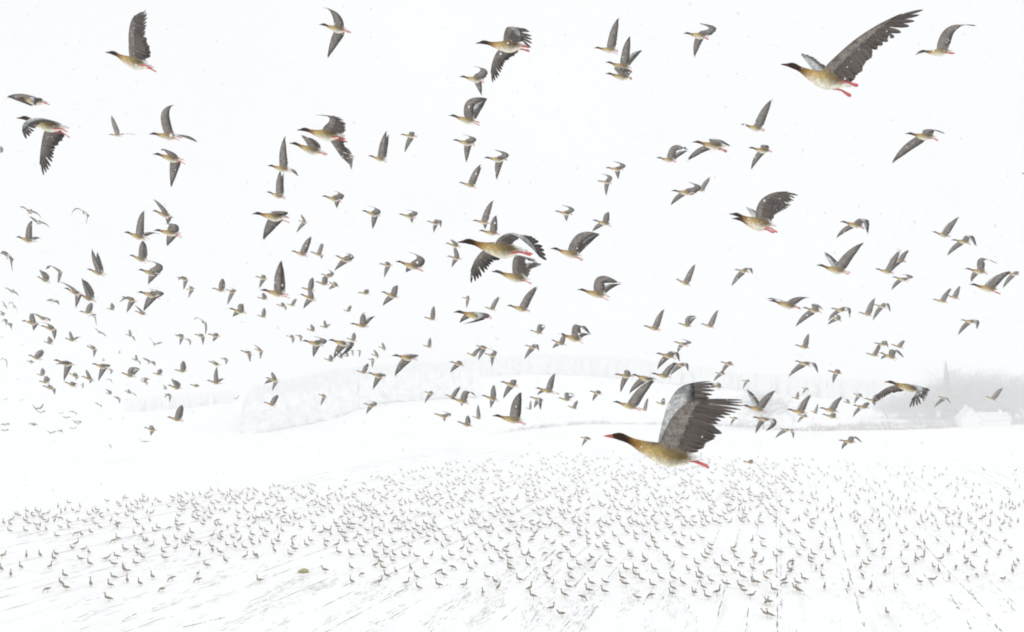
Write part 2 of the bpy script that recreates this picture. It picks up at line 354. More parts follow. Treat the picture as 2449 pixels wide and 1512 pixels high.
# ------------------------------------------------------------------ solving a goose's place and wings from where its bill, rump and wing tips stand
LB, LEN_B = .675, None
BILL_L, RUMP_L = np.array([.408, 0, .010]), np.array([-.267, 0, .006])
def sphere_hit(S, L, r, prefer):
    m = S - CAM; b = np.dot(m, r); d2 = np.dot(m, m) - b * b
    if d2 >= L * L:
        P = CAM + r * b; dist = math.sqrt(d2); mx = L * 1.22
        return S + (P - S) / dist * min(dist, mx)
    h = math.sqrt(L * L - d2)
    c1, c2 = CAM + r * (b - h), CAM + r * (b + h)
    if isinstance(prefer, np.ndarray): return c1 if np.dot(c1 - S, prefer) > np.dot(c2 - S, prefer) else c2
    return c1 if prefer < 0 else c2
def idx_even(x): return int(x * 4) % 3 > 0
def solve(g, r):
    bx, by, rx, ry = g['bill'] + g['rump']; feath = math.dist(g['bill'], g['rump']) > 88
    rb, rr = ray(bx, by), ray(rx, ry)
    Y = g.get('Y', None)
    if Y is None: Y = r.uniform(1, 9)
    if Y < 35 and bx < 330: Y = min(Y, 4)
    Yr = math.radians(Y); A = np.array([-math.cos(Yr), math.sin(Yr), 0.0])
    if Y >= 35 and 'N' in g and 'F' in g:     # seen from behind: the wing span tells the distance
        span = math.dist(g['N'], g['F']); d = 1.28 * F_ / span
        cx, cyy = (bx + rx) / 2, (by + ry) / 2
        P = CAM + ray(cx, cyy) * d; fwd = unit(A + np.array([0, 0, .42 if idx_even(bx) else -.34]))
        bill = P + fwd * LB / 2
    else:
        n = np.cross(rb, rr); th = math.atan2(-np.dot(A, n), n[2]) if abs(n[2]) > 1e-9 else 0
        if th > math.pi / 2: th -= math.pi
        if th < -math.pi / 2: th += math.pi
        th = max(-.7, min(.7, th))
        fwd = A * math.cos(th) + np.array([0, 0, math.sin(th)])
        sol, *_ = np.linalg.lstsq(np.stack([rb, -rr], 1), fwd * LB, rcond=None)
        bill = CAM + rb * sol[0]
    left = unit(np.cross([0, 0, 1.0], fwd)); up = np.cross(fwd, left)
    Rm = np.stack([fwd, left, up], 1)
    org = bill - Rm @ BILL_L
    ang = math.atan2((RUMP_L - BILL_L)[2], -(RUMP_L - BILL_L)[0])
    wings = {}
    cent = org + fwd * .02
    if 'K' in g: wings[('k', 1)] = g['K']
    if g.get('K', 0) > 1.3: wings[('k', -1)] = 1.3
    if g.get('Y', 0) >= 35: wings[('k', 1)] = wings[('k', -1)] = 1.35
    if 'F' not in g and 'N' in g: g = dict(g, F=(g['N'][0] + 1.0, g['N'][1] + 3.0))
    for key, wk, side, pref in (('N', 'n', 1, -1), ('F', 'f', -1, 1)):
        S = org + Rm @ SH[side]; L = .70
        if key in g:
            tip = ray(*g[key])
            if feath: L -= .10
            if wk in g:
                Wp = sphere_hit(S, .33, ray(*g[wk]), pref); T = sphere_hit(Wp, .42, tip, unit(Wp - S))
                if feath: T = Wp + (T - Wp) * .78
            else:
                T = sphere_hit(S, L, tip, pref)
                if feath: T = S + (T - S) * min(1, max(.86, L / np.linalg.norm(T - S)))
                d = T - S
                ux = unit(d); Wp = S + d * .45 + up * (.05 if abs(ux[2]) < .9 else .01) - ux * 0 + fwd * .035 + left * side * .02
        else:
            o = wings[1]; fl = np.array([1, -1, 1]); Wl, Tl = o[0] * fl, o[1] * fl
            Wp, T = org + Rm @ Wl, org + Rm @ (Tl + np.array([.03, 0, -.02]))
        Wl, Tl = Rm.T @ (Wp - org), Rm.T @ (T - org)
        # keep a wing on its own side of the body
        for P in (Wl, Tl):
            if P[1] * side < .03: P[1] = side * (.03 + .02 * r.random())
        length = np.linalg.norm(Wl - SH[side]) + np.linalg.norm(Tl - Wl)
        if side == -1 and key in g: wings[-1] = (Wl, Tl, max(.85, min(1.1, length / .74)), r.uniform(-.25, .25))
        else: wings[side] = (Wl, Tl, max(.85, min(1.15, length / .74)), r.uniform(-.2, .2))
    Mw = Matrix(((Rm[0, 0], Rm[0, 1], Rm[0, 2], org[0]), (Rm[1, 0], Rm[1, 1], Rm[1, 2], org[1]), (Rm[2, 0], Rm[2, 1], Rm[2, 2], org[2]), (0, 0, 0, 1)))
    return Mw, wings, float(np.linalg.norm(org - CAM))

def wing_state(g, w):
    cx, cy_ = [(a * .42 + b * .58) for a, b in zip(g['bill'], g['rump'])]
    u1 = w[1][1][2]; u2 = w[-1][1][2]
    def st(z): return 'up' if z > .22 else 'down' if z < -.16 else 'level'
    a, b = st(u1), st(u2)
    if a == b: return {'up': 'both wings raised', 'down': 'both wings lowered', 'level': 'wings held level'}[a]
    if {a, b} == {'up', 'down'}: return 'one wing up one down'
    if 'up' in (a, b): return 'one wing raised'
    return 'one wing lowered'
def build_goose(g, idx):
    r = random.Random(idx * 31 + 5)
    Mw, wings, dist = solve(g, r)
    px = math.dist(g['bill'], g['rump']) if g.get('Y', 0) < 35 else .67 * F_ / dist
    g['px'] = px; g['dist'] = dist; g['state'] = wing_state(g, wings)
    feathered = px > 88
    me = build_goose_mesh('flying_goose', wings, feathered, r)
    root = link(bpy.data.objects.new('flying_goose', me)); root.matrix_world = Mw
    if px > 60:
        m = root.modifiers.new('smooth', 'SUBSURF'); m.levels = m.render_levels = 1
    if px > 28:
        o = link(bpy.data.objects.new('bill', ME_BILL), root)
        if px > 200: o.material_slots[0].link = 'OBJECT'; o.material_slots[0].material = M_BILLR; o['label'] = 'pinkish red bill with dark base'
    if px > 18:
        spread = r.uniform(.0, .02)
        for s_ in (1, -1):
            o = link(bpy.data.objects.new('foot', ME_FOOT), root); o.location = (0, s_ * (.018 + spread), .0); o.scale = (.92, 1, 1) if px > 60 else (.85, .85, .85); o.rotation_euler = (0, r.uniform(-.12, .22), s_ * -.04)
    if px > 60:
        for s_ in (1, -1):
            o = link(bpy.data.objects.new('eye', ME_EYE), root); o.scale = (1, s_, 1)
    if feathered: add_feathers(root, wings, r)
    g['root'] = root
    return root
# ------------------------------------------------------------------ the flock in the air: bill, rump, near wing tip N (wrist n), far wing tip F (wrist f), heading away Y
FLY = {
(0, 0): '''
1010 500 1430 630 N 1295 150 L large goose with one near wing raised straight up, alone above the upper left flock
160 945 430 975 N 330 1000 F 40 895 L goose gliding with a long thin far wing, directly above the big upper-left goose
160 1130 620 1215 N 190 1290 n 300 1150 F 385 1570 L big goose with pale cupped near wing and dark far wing hanging, upper left
1040 1290 1160 1290 N 1055 1080 F 1280 1288
1425 1285 1700 1300 N 1670 1035 n 1560 1110 F 1865 1350
1460 1475 1740 1525 N 1545 1435 F 1635 1767
-40 1450 30 1455 N 10 1400''',
(1, 0): '''
605 235 870 290 N 650 75 n 740 130 F 690 530
2105 415 2560 440 N 2575 430 n 2440 262 F 2250 695 L large goose with curled pale near wing and dark far wing below, top centre
1945 735 2170 765 N 2098 638 n 2165 680 F 2150 895
1845 1105 2110 1165 N 2190 940 n 2030 990
395 1245 820 1295 N 585 1088 n 740 1150 F 830 1512 L large goose with folded pale near wing over its back, upper centre left
320 1370 640 1455 N 440 1298
1072 1492 1245 1530 N 1240 1265
1380 1290 1530 1300 N 1505 1268 F 1425 1445
1880 1340 2080 1375 N 1985 1290 n 2060 1320 F 2010 1537
2180 1512 2385 1525 N 2300 1440 n 2370 1480 F 2300 1702
800 1490 935 1495 N 860 1412 F 910 1612''',
(2, 0): '''
785 460 1000 480 N 1010 185
895 595 1130 650 N 1120 360 F 1230 485
895 705 1130 745 N 1130 675 n 1000 650
1640 320 1870 345 N 1815 230 n 1900 280 F 1745 530
2190 1190 2400 1240 N 2473 965
1725 1360 2030 1400 N 2065 1390 n 1920 1332 F 1684 1525
1380 1510 1560 1535 N 1665 1430 n 1545 1412
2260 1415 2470 1445 N 2430 1400 n 2400 1392 F 2290 1610''',
(3, 0): '''
130 615 760 810 N 1400 45 n 860 420 F 325 520 L very large goose with long near wing swept up behind it, top right
1430 500 1740 490 N 1960 245 n 1720 290 F 1420 520
1315 1280 1590 1310 N 1668 1270 n 1530 1240 F 1200 1538
2425 1660 2560 1675 N 2520 1590''',
(0, 1): '''
265 505 320 508 N 195 465 F 390 565 Y 60
350 605 400 615 N 285 565 F 470 660 Y 60
150 755 330 795 N 300 605 F 380 765
770 512 835 525 N 685 535 n 735 480 F 825 622 f 832 545 Y 48
45 938 100 962 N -5 940 n 15 912 F 115 1070 f 100 985 Y 48
1455 505 1640 555 N 1475 400 F 1600 622
1185 710 1400 765 N 1370 515 F 1500 720
1470 695 1715 715 N 1580 632 n 1640 640 F 1598 826
1235 930 1405 980 N 1365 795
1320 1070 1510 1105 N 1425 985 n 1510 1030 F 1420 1192
830 1065 1000 1108 N 880 888
350 1135 470 1182 N 380 1068
500 1045 595 1090 N 440 1060 n 485 1032 F 555 1190
610 1245 780 1300 N 555 1180 F 725 1416
740 1300 905 1360 N 785 1160
755 1470 880 1478 N 875 1385
1310 1285 1520 1312 N 1445 1255 n 1512 1280 F 1375 1450
1160 1330 1300 1362 N 1148 1372 n 1215 1328 F 1215 1466
1015 1440 1095 1450 N 1070 1385
1285 1465 1395 1495 N 1290 1410 F 1350 1480
1690 1142 1800 1165 N 1705 1165 n 1745 1132 F 1757 1250
1775 1262 1862 1245 N 1812 1228 F 1802 1332
2025 1248 2150 1268 N 2130 1155
2150 1255 2245 1285 N 2195 1240 n 2235 1258 F 2175 1396
2185 1440 2350 1475 N 2312 1395 F 2230 1508
95 1258 150 1282 N 50 1243 F 182 1328 Y 60
480 1372 530 1385 N 445 1367 F 562 1402 Y 60
20 1410 70 1425 N 20 1368 F 60 1442
110 1410 165 1432 N 80 1402 n 110 1380 F 165 1490 Y 48
-15 1490 45 1505 N 5 1458''',
(1, 1): '''
110 75 330 110 N 270 -187 F 388 160
100 325 272 375 N 230 130
-38 535 285 562 N 150 512 n 220 515 F 72 760 L mid-sized goose with pale level near wing and dark far wing hanging, left of centre
400 600 490 615 N 430 540 F 375 720
630 365 808 398 N 758 318 n 800 350 F 770 468
1010 505 1180 545 N 1078 458 n 1150 490 F 1115 665
1365 540 1520 560 N 1455 500 n 1510 520 F 1490 612
1630 605 1752 628 N 1765 655 n 1742 592 F 1700 702
1940 235 2100 268 N 2140 70
2070 600 2230 612 N 2260 415 F 2190 672
2130 695 2320 722 N 2290 555
1930 805 2558 885 N 2778 1000 n 2500 735 F 2060 1078 K 0.55 L large golden goose with pale near wing drooping behind it, dark far wing down, centre
1812 815 1950 845 N 1860 780
1825 940 1960 962 N 1900 850 F 1875 1037
335 890 490 928 N 520 758
515 900 640 928 N 662 842 n 622 835 F 625 957
755 935 900 985 N 865 912 n 905 930 F 758 1067
1175 1015 1300 1022 N 1245 1000 F 1228 1132
1335 990 1580 1048 N 1475 905 n 1560 960 F 1438 1080
2255 1085 2600 1160 N 2655 990 n 2495 955 L goose with bent near wing flying just beneath the large golden centre goose
-10 1135 105 1152 N 75 1122 F 33 1237
40 1265 290 1300 N 235 998 L goose with broad near wing upright, largest bird in the left mid-sky cluster
5 1335 110 1347 N 70 1290
190 1405 290 1417 N 250 1385 F 285 1452
290 1398 370 1412 N 385 1343
430 1245 555 1262 N 540 1145
415 1305 572 1348 N 518 1248 F 458 1428
615 1110 720 1132 N 690 1070 n 722 1100 F 640 1182
565 1185 690 1208 N 660 1130
690 1190 795 1226 N 740 1186 F 700 1252
970 1290 1085 1292 N 1070 1258
1195 1280 1362 1328 N 1350 1220 F 1217 1402
830 1455 905 1466 N 910 1410
1965 1335 2050 1347 N 2030 1320 F 2015 1430
2180 1430 2290 1447 N 2320 1330
1890 1475 2215 1510 N 2010 1580 n 2150 1520 F 1955 1562 L mid-sized goose with both wings hanging below it, just under the sky centre
1605 1527 1720 1542 N 1700 1420
900 1587 1070 1605 N 1035 1478 F 1130 1515
5 1504 95 1520 N 80 1435''',
(2, 1): '''
895 95 1055 107 N 985 35 n 1050 70 F 1015 192
815 222 950 230 N 865 155 n 925 182 F 900 352
410 510 565 532 N 495 455 n 560 490 F 520 597
770 595 940 632 N 918 518 F 776 692
1525 315 1730 332 N 1700 235 n 1760 280 F 1525 440
1735 298 1842 312 N 1890 185
370 865 655 932 N 812 722 n 635 755 L goose with near wing swept up and back, pink feet, right of the golden centre goose
625 1260 905 1312 N 1022 1192 n 838 1155 L goose with pale arched near wing over its back, right of centre in mid sky
1565 1160 1700 1210 N 1752 1013
2125 1068 2262 1082 N 2298 1102 n 2255 1052 F 2098 1222
-48 1412 160 1452 N 225 1238
2105 578 2470 670 N 2665 350 n 2420 450
2078 535 2500 645 N 2695 300 n 2410 415 F 2245 472 L large goose with near wing swept up, overlapping a second head, right of centre''',
(3, 1): '''
690 610 912 650 N 950 705 n 905 585 F 663 752
465 1025 750 1088 N 897 818 F 545 903 L mid-sized goose holding both wings up in a wide V, right side mid sky
1025 1062 1195 1095 N 1258 888 F 1290 985
1165 970 1312 985 N 1338 883
1190 1140 1340 1165 N 1295 1112 n 1350 1140 F 1188 1252
1570 705 1732 748 N 1817 570
1755 785 1932 802 N 1985 832 n 1915 745 F 1722 922
1885 1060 2085 1092 N 2172 1000 n 2035 972 F 1945 1177
1930 1210 2190 1258 N 2302 1085
2270 1098 2400 1112 N 2390 1090 F 2245 1245
1575 1355 1712 1372 N 1745 1248
1700 1312 1822 1340 N 1832 1228
10 1365 280 1422 N 378 1335 F 0 1345
330 1432 500 1465 N 512 1440 n 440 1398 F 203 1662
600 1440 745 1458 N 782 1512 n 752 1430 F 583 1547
590 1500 700 1555 N 665 1495 F 578 1588
865 1478 990 1502 N 1022 1338
1010 1405 1132 1422 N 1167 1462 n 1125 1390 F 1008 1542''',
(0, 2): '''
205 48 362 66 N 310 -20 F 318 127
330 -15 450 35 N 285 -22 F 472 45
385 95 532 125 N 398 60 n 460 78 F 518 212
410 242 500 264 N 472 195
615 212 722 235 N 670 147 F 767 200
870 -2 922 15 N 845 5 n 880 -8 F 922 85 f 912 40 Y 48
925 140 985 165 N 905 110 F 1012 190 Y 60
1195 175 1270 192 N 1240 130 F 1290 237
1438 256 1512 274 N 1423 198 F 1552 250 Y 48
1668 180 1762 202 N 1688 195 n 1725 172 F 1720 270
1762 220 1828 234 N 1790 213 F 1818 277
1900 35 1980 65 N 1862 25 n 1895 18 F 1962 167 f 1965 100 Y 42
1855 178 1957 192 N 1920 176 F 1940 267
1985 175 2102 190 N 2065 172 F 2038 237
820 288 925 316 N 828 272 n 870 282 F 896 385
1118 352 1150 356 N 1146 330
265 375 392 406 N 405 324
250 432 326 441 N 290 427 F 292 453
20 408 85 432 N 0 427 n 28 403 F 63 492 Y 42
510 422 692 462 N 545 458 n 630 430 F 612 602
650 548 752 578 N 722 546 F 725 604
775 580 892 602 N 825 515 F 860 637
875 458 1030 487 N 975 470 n 1012 462 F 943 607
1025 515 1085 522 N 1045 500 F 1055 556
965 426 1000 431 N 986 397
1155 545 1287 576 N 1328 500 n 1248 505
1255 405 1330 430 N 1300 370 F 1342 462
1395 430 1460 465 N 1360 400 F 1480 474 Y 42
1455 548 1547 556 N 1540 505
1665 518 1782 528 N 1752 429
1990 435 2102 466 N 2030 428 F 2060 470
2105 405 2182 416 N 2140 403 F 2160 460
1975 617 2107 642 N 2072 494 F 2142 600
1600 662 1732 692 N 1643 600
1550 690 1597 701 N 1562 655
1810 658 1907 670 N 1890 660 F 1868 682
1338 615 1412 636 N 1395 594 F 1402 660
1345 600 1427 606 N 1380 590
1020 605 1060 615 N 1003 615 F 1072 636 Y 50
345 558 427 566 N 408 496
365 625 472 634 N 446 574
400 670 522 692 N 470 660 F 520 742
610 632 732 666 N 704 635
762 655 806 671 N 796 634 F 784 691
160 600 175 603 N 150 597 F 184 604 Y 50
1005 735 1072 746 N 1014 697
1185 718 1262 736 N 1225 699 F 1302 766
1078 772 1150 790 N 1108 774 F 1143 832
1570 745 1642 766 N 1574 777 n 1608 740 F 1620 817
1595 968 1742 992 N 1737 853
1370 1068 1492 1086 N 1445 1048 F 1440 1137
1365 1205 1400 1208 N 1333 1166 n 1355 1195 F 1443 1193 f 1410 1203 Y 62
1030 1235 1066 1246 N 1050 1224 F 1062 1270
340 882 372 885 N 307 843 n 330 868 F 413 836 f 388 868 Y 62
378 928 405 932 N 349 911 F 433 914 Y 62
570 935 592 939 N 544 921 F 606 924 Y 55
690 918 714 926 N 658 920 F 737 952 Y 58
622 968 648 971 N 598 960 F 670 964 Y 60
298 1030 322 1032 N 267 1046 n 290 1022 F 361 1046 f 330 1024 Y 62
715 1008 745 1012 N 688 998 F 772 1004 Y 62
735 1037 760 1040 N 704 1020 F 783 1016 Y 62
690 1082 710 1085 N 661 1074 F 731 1069 Y 60
478 1114 502 1118 N 449 1099 F 531 1099 Y 60
555 1104 580 1108 N 529 1130 n 550 1102 F 601 1123 f 582 1104 Y 60
30 1044 55 1047 N 0 1044 F 86 1041 Y 60
30 1100 55 1104 N 5 1090 F 78 1094 Y 60
930 850 955 856 N 908 830 F 971 876 Y 52
40 795 62 799 N 28 803 F 72 784 Y 52
195 808 212 811 N 184 818 F 227 799 Y 52
5 200 26 204 N -8 196 F 36 198 Y 52
45 72 78 90 N 8 62 n 38 42 F 110 137 f 92 92 Y 48
2242 786 2270 790 N 2230 790 F 2292 754 Y 50
2292 332 2402 350 N 2345 350 n 2370 335 F 2390 432
2428 315 2518 335 N 2422 270 F 2488 404''',
(1, 2): '''
480 125 567 141 N 528 79
605 98 692 109 N 655 41 F 717 78
285 190 372 206 N 340 184 F 352 257
370 183 447 196 N 410 184 F 427 242
440 238 637 266 N 568 198 n 632 228 F 548 377
690 230 902 266 N 818 372 n 885 268 F 745 392
860 212 957 236 N 941 159
645 408 742 429 N 716 369
760 370 832 402 N 812 348
830 385 892 381 N 866 334
885 326 930 332 N 905 388 n 925 330 F 935 392
960 325 1007 341 N 990 324 F 986 393
1165 295 1247 312 N 1208 254 F 1226 332
1095 365 1182 382 N 1128 324 F 1160 402
1065 410 1137 421 N 1115 408 F 1112 490
955 525 1062 542 N 1072 454
1065 545 1227 577 N 1165 542 n 1205 552 F 1123 687
1300 380 1532 397 N 1435 362 n 1500 372 F 1332 557 L goose skimming level with broad far wing angled down, centre above the hazy wood
1590 280 1682 296 N 1666 209
1850 440 1987 462 N 1935 436 F 1863 532
2010 355 2112 382 N 2152 298
2100 285 2217 306 N 2155 290 F 2128 412
2180 360 2292 381 N 2225 318 n 2278 340 F 2256 472
88 592 215 612 N 155 538 F 88 642
120 610 215 628 N 165 592 F 158 707
70 825 187 852 N 207 754
590 748 677 771 N 640 748 F 620 852
1025 838 1142 857 N 1088 814 n 1130 830 F 1058 927
1605 725 1702 741 N 1680 723 F 1614 827
1805 750 1912 787 N 1947 678
1860 790 2032 822 N 2088 755 n 2000 726 F 1965 852
2155 760 2312 797 N 2275 663 F 2245 867
2335 630 2502 662 N 2478 612 F 2368 777
1700 937 1837 962 N 1788 914 n 1835 935 F 1800 1002
1920 1012 2062 1047 N 2030 953
2065 960 2152 981 N 2123 848
2260 955 2552 995 N 2523 738 L goose with near wing upright skimming left above the snowfield, low centre''',
(2, 2): '''
170 138 292 162 N 313 94 n 262 88
440 170 672 227 N 733 160 n 615 92 L mid-sized goose with brown arched near wing, right of centre above the haze hill
375 230 512 272 N 511 179 F 393 302
120 282 242 302 N 252 327 n 222 272 F 124 404
1255 95 1412 126 N 1447 -58
1585 70 1712 96 N 1752 3 n 1680 18
1805 75 1932 101 N 1967 -52
1545 248 1682 272 N 1635 224 n 1685 250 F 1584 347
1375 358 1560 385 N 1595 420 n 1542 342 F 1394 497
1330 550 1512 577 N 1562 448
1530 450 1662 472 N 1682 518 n 1650 452 F 1520 557
980 560 1152 572 N 1092 518 F 1040 717
1140 562 1352 607 N 1302 580 n 1340 592 F 1128 727
965 820 1207 872 N 1335 618 L goose with long near wing angled back, just left of the largest low goose
1210 882 1292 902 N 1297 783
1370 825 1472 842 N 1452 784
1565 725 1652 742 N 1642 700
1990 440 2117 462 N 2090 445 F 2008 542
1940 545 2042 551 N 2000 530 F 1933 617
1890 662 2012 677 N 1972 638 F 1985 690
2195 615 2277 626 N 2262 613 F 2213 692
225 690 402 722 N 407 553 F 248 747
165 775 302 802 N 272 887 F 214 872
130 880 192 891 N 181 809
440 785 562 802 N 588 755 n 520 738
405 733 455 745 N 440 740
525 860 622 882 N 627 809
740 720 862 739 N 820 718 F 773 807
885 1145 1770 1365 N 1925 735 n 1615 960 F 1740 590 f 1560 845 K 1.42 L largest golden-brown goose flying low over the grounded flock, wings raised and fanned
650 1160 757 1176 N 700 1162 F 674 1237
2205 855 2420 902 N 2507 717 F 2253 712 L goose with wings spread in a V in front of the lone bare tree
2300 970 2472 987 N 2442 1087 n 2492 1000 F 2333 1112
2075 970 2162 981 N 2130 970 F 2093 1042
2205 1390 2312 1402 N 2295 1375 F 2270 1408''',
(3, 2): '''
1840 38 1987 56 N 1998 112 n 1985 42 F 1823 172
255 278 392 302 N 386 174
255 430 405 462 N 473 532 n 415 448 F 188 582
570 525 702 546 N 652 514 F 623 632
935 358 1057 377 N 1072 288
1015 260 1142 271 N 1146 292 n 1110 238 F 1035 322
1175 272 1292 299 N 1303 233
1065 350 1222 402 N 1288 387 n 1190 322 F 1085 407
1115 630 1470 700 N 1360 828 n 1450 690 F 1034 770 L golden goose with pale barred near wing drooping, low right before the trees
320 685 392 701 N 370 688 F 334 742
220 775 302 792 N 291 724
180 895 362 922 N 397 758
280 945 382 962 N 350 948 F 288 1017
405 905 472 932 N 480 839
490 880 662 907 N 698 773
515 940 657 967 N 640 930 F 600 962
715 820 792 832 N 745 794
810 740 907 771 N 880 744 F 828 832
810 855 962 872 N 940 828 n 935 835 F 818 957
920 790 1052 812 N 1052 744 F 1020 852
1625 770 1727 792 N 1743 827 n 1702 783 F 1597 867
2080 770 2182 801 N 2248 684
110 1075 212 1091 N 246 1172 n 217 1088 F 62 1172
675 1190 832 1202 N 888 1202 n 800 1153 F 709 1267''',
}
def parse_fly():
    out = []
    for (i, j), txt in FLY.items():
        for line in txt.strip().splitlines():
            g = {}; lab = None
            if ' L ' in line: line, lab = line.split(' L ', 1)
            t = line.split(); cv = lambda a, b: (612 * i + float(a) / 4, 378 * j + float(b) / 4)
            g['bill'] = cv(t[0], t[1]); g['rump'] = cv(t[2], t[3]); k = 4
            while k < len(t):
                if t[k] in 'YK': g[t[k]] = float(t[k + 1]); k += 2
                else: g[t[k]] = cv(t[k + 1], t[k + 2]); k += 3
            if lab: g['lab'] = lab.strip()
            out.append(g)
    return out
GEESE = parse_fly()
for i, g in enumerate(GEESE): build_goose(g, i)
ORD = ['leftmost', 'second from left', 'third from left', 'fourth from left', 'fifth from left', 'sixth from left', 'seventh from left', 'eighth from left', 'ninth from left', 'tenth from left',
       'eleventh from left', 'twelfth from left', 'thirteenth from left', 'fourteenth from left', 'fifteenth from left', 'sixteenth from left', 'seventeenth from left', 'eighteenth from left']
def colname(x): return ['far left', 'left', 'left of centre', 'right of centre', 'right', 'far right'][min(5, max(0, int(x / W_ * 6)))]
def rowname(y): return 'top of sky' if y < 190 else 'upper sky' if y < 400 else 'mid sky' if y < 600 else 'lower sky' if y < 760 else 'above haze' if y < 900 else 'low over snow'
def label_geese():
    by = {}
    for g in GEESE:
        if 'lab' in g: continue
        sz = 'tiny' if g['px'] < 22 else 'small' if g['px'] < 38 else 'mid-sized' if g['px'] < 64 else 'large'
        by.setdefault((sz, g['state'], colname(g['bill'][0]), rowname(g['bill'][1])), []).append(g)
    for (sz, st, c, rw), v in by.items():
        v.sort(key=lambda q: q['bill'][0])
        for k, g in enumerate(v):
            s = f'{sz} goose, {st}, {c}, {rw}'
            g['lab'] = s if len(v) == 1 else f'{ORD[k]}, {s}'
    for g in GEESE: tag(g['root'], g['lab'], 'goose', 'geese flying left through the falling snow')
label_geese()
# ------------------------------------------------------------------ geese standing on the snow
def stand_mesh(name, path, rads, cols, legs=True):
    v, f = [], []; cc = []; n = 8
    for i, p in enumerate(path):
        d = unit(np.array(path[min(i + 1, len(path) - 1)], float) - np.array(path[max(i - 1, 0)], float))
        a = np.array([0, 1.0, 0]); b = np.cross(d, a); rx, rz = rads[i]
        for k in range(n):
            t = 2 * math.pi * k / n; q = np.array(p) + a * rx * math.cos(t) + b * rz * math.sin(t)
            v.append(tuple(q)); under = (-b[2] if False else 0); low = q[2] < p[2] - rz * .45
            cc.append(mixc(cols[i], BELLY, .3) if low and i < 7 else cols[i])
    for i in range(len(path) - 1):
        for k in range(n): f.append((i * n + k, i * n + (k + 1) % n, (i + 1) * n + (k + 1) % n, (i + 1) * n + k))
    f.append(tuple(range(n))); f.append(tuple(range((len(path) - 1) * n, len(path) * n)))
    for s in (1, -1):                         # legs grow down from the belly
        b = len(v); x0 = path[3][0] + .01
        for z, r_ in ((path[3][2] - .08, .012), (.04, .008), (0.01, .012)):
            for k in range(4):
                t = math.pi / 2 * k; v.append((x0 + r_ * math.cos(t), s * .045 + r_ * math.sin(t), z)); cc.append((.5, .12, .1))
        for i in range(2):
            for k in range(4): f.append((b + i * 4 + k, b + i * 4 + (k + 1) % 4, b + i * 4 + 4 + (k + 1) % 4, b + i * 4 + 4 + k))
        f.append((b + 8, b + 9, b + 10, b + 11))
    me = mesh(name, v, f, M_STAND, True, cc); fix_normals(me); return me
BR, BRD, WNG, TL, NK, HD = (.21, .155, .065), (.06, .045, .03), (.12, .094, .05), (.38, .36, .31), (.06, .034, .014), (.015, .009, .005)
BCOL = [TL, (.07, .06, .05), WNG, WNG, BR, BR, (.17, .115, .05), NK, NK, NK, HD, HD, (.25, .10, .08)]
BRAD = [(.03, .012), (.05, .026), (.082, .055), (.102, .078), (.102, .088), (.088, .080), (.06, .062), (.038, .042), (.030, .031), (.029, .030), (.036, .036), (.028, .030), (.008, .008)]
POSE = {
 'alert': [(-.37, 0, .205), (-.29, 0, .225), (-.19, 0, .25), (-.07, 0, .272), (.03, 0, .285), (.10, 0, .305), (.150, 0, .355), (.165, 0, .43), (.165, 0, .51), (.17, 0, .60), (.19, 0, .655), (.225, 0, .655), (.28, 0, .64)],
 'watching': [(-.36, 0, .17), (-.28, 0, .195), (-.18, 0, .235), (-.07, 0, .265), (.04, 0, .29), (.11, 0, .32), (.155, 0, .37), (.175, 0, .43), (.185, 0, .50), (.19, 0, .565), (.21, 0, .61), (.245, 0, .605), (.295, 0, .59)],
 'walking': [(-.33, 0, .25), (-.27, 0, .26), (-.17, 0, .275), (-.06, 0, .28), (.05, 0, .285), (.14, 0, .31), (.20, 0, .345), (.24, 0, .40), (.265, 0, .45), (.285, 0, .50), (.315, 0, .53), (.35, 0, .525), (.40, 0, .51)],
 'feeding': [(-.30, 0, .33), (-.25, 0, .325), (-.16, 0, .315), (-.05, 0, .30), (.06, 0, .28), (.14, 0, .26), (.20, 0, .235), (.25, 0, .19), (.28, 0, .14), (.30, 0, .09), (.315, 0, .05), (.33, 0, .03), (.345, 0, .01)]}
ST_ME = {k: stand_mesh('standing_goose', p, BRAD, BCOL) for k, p in POSE.items()}
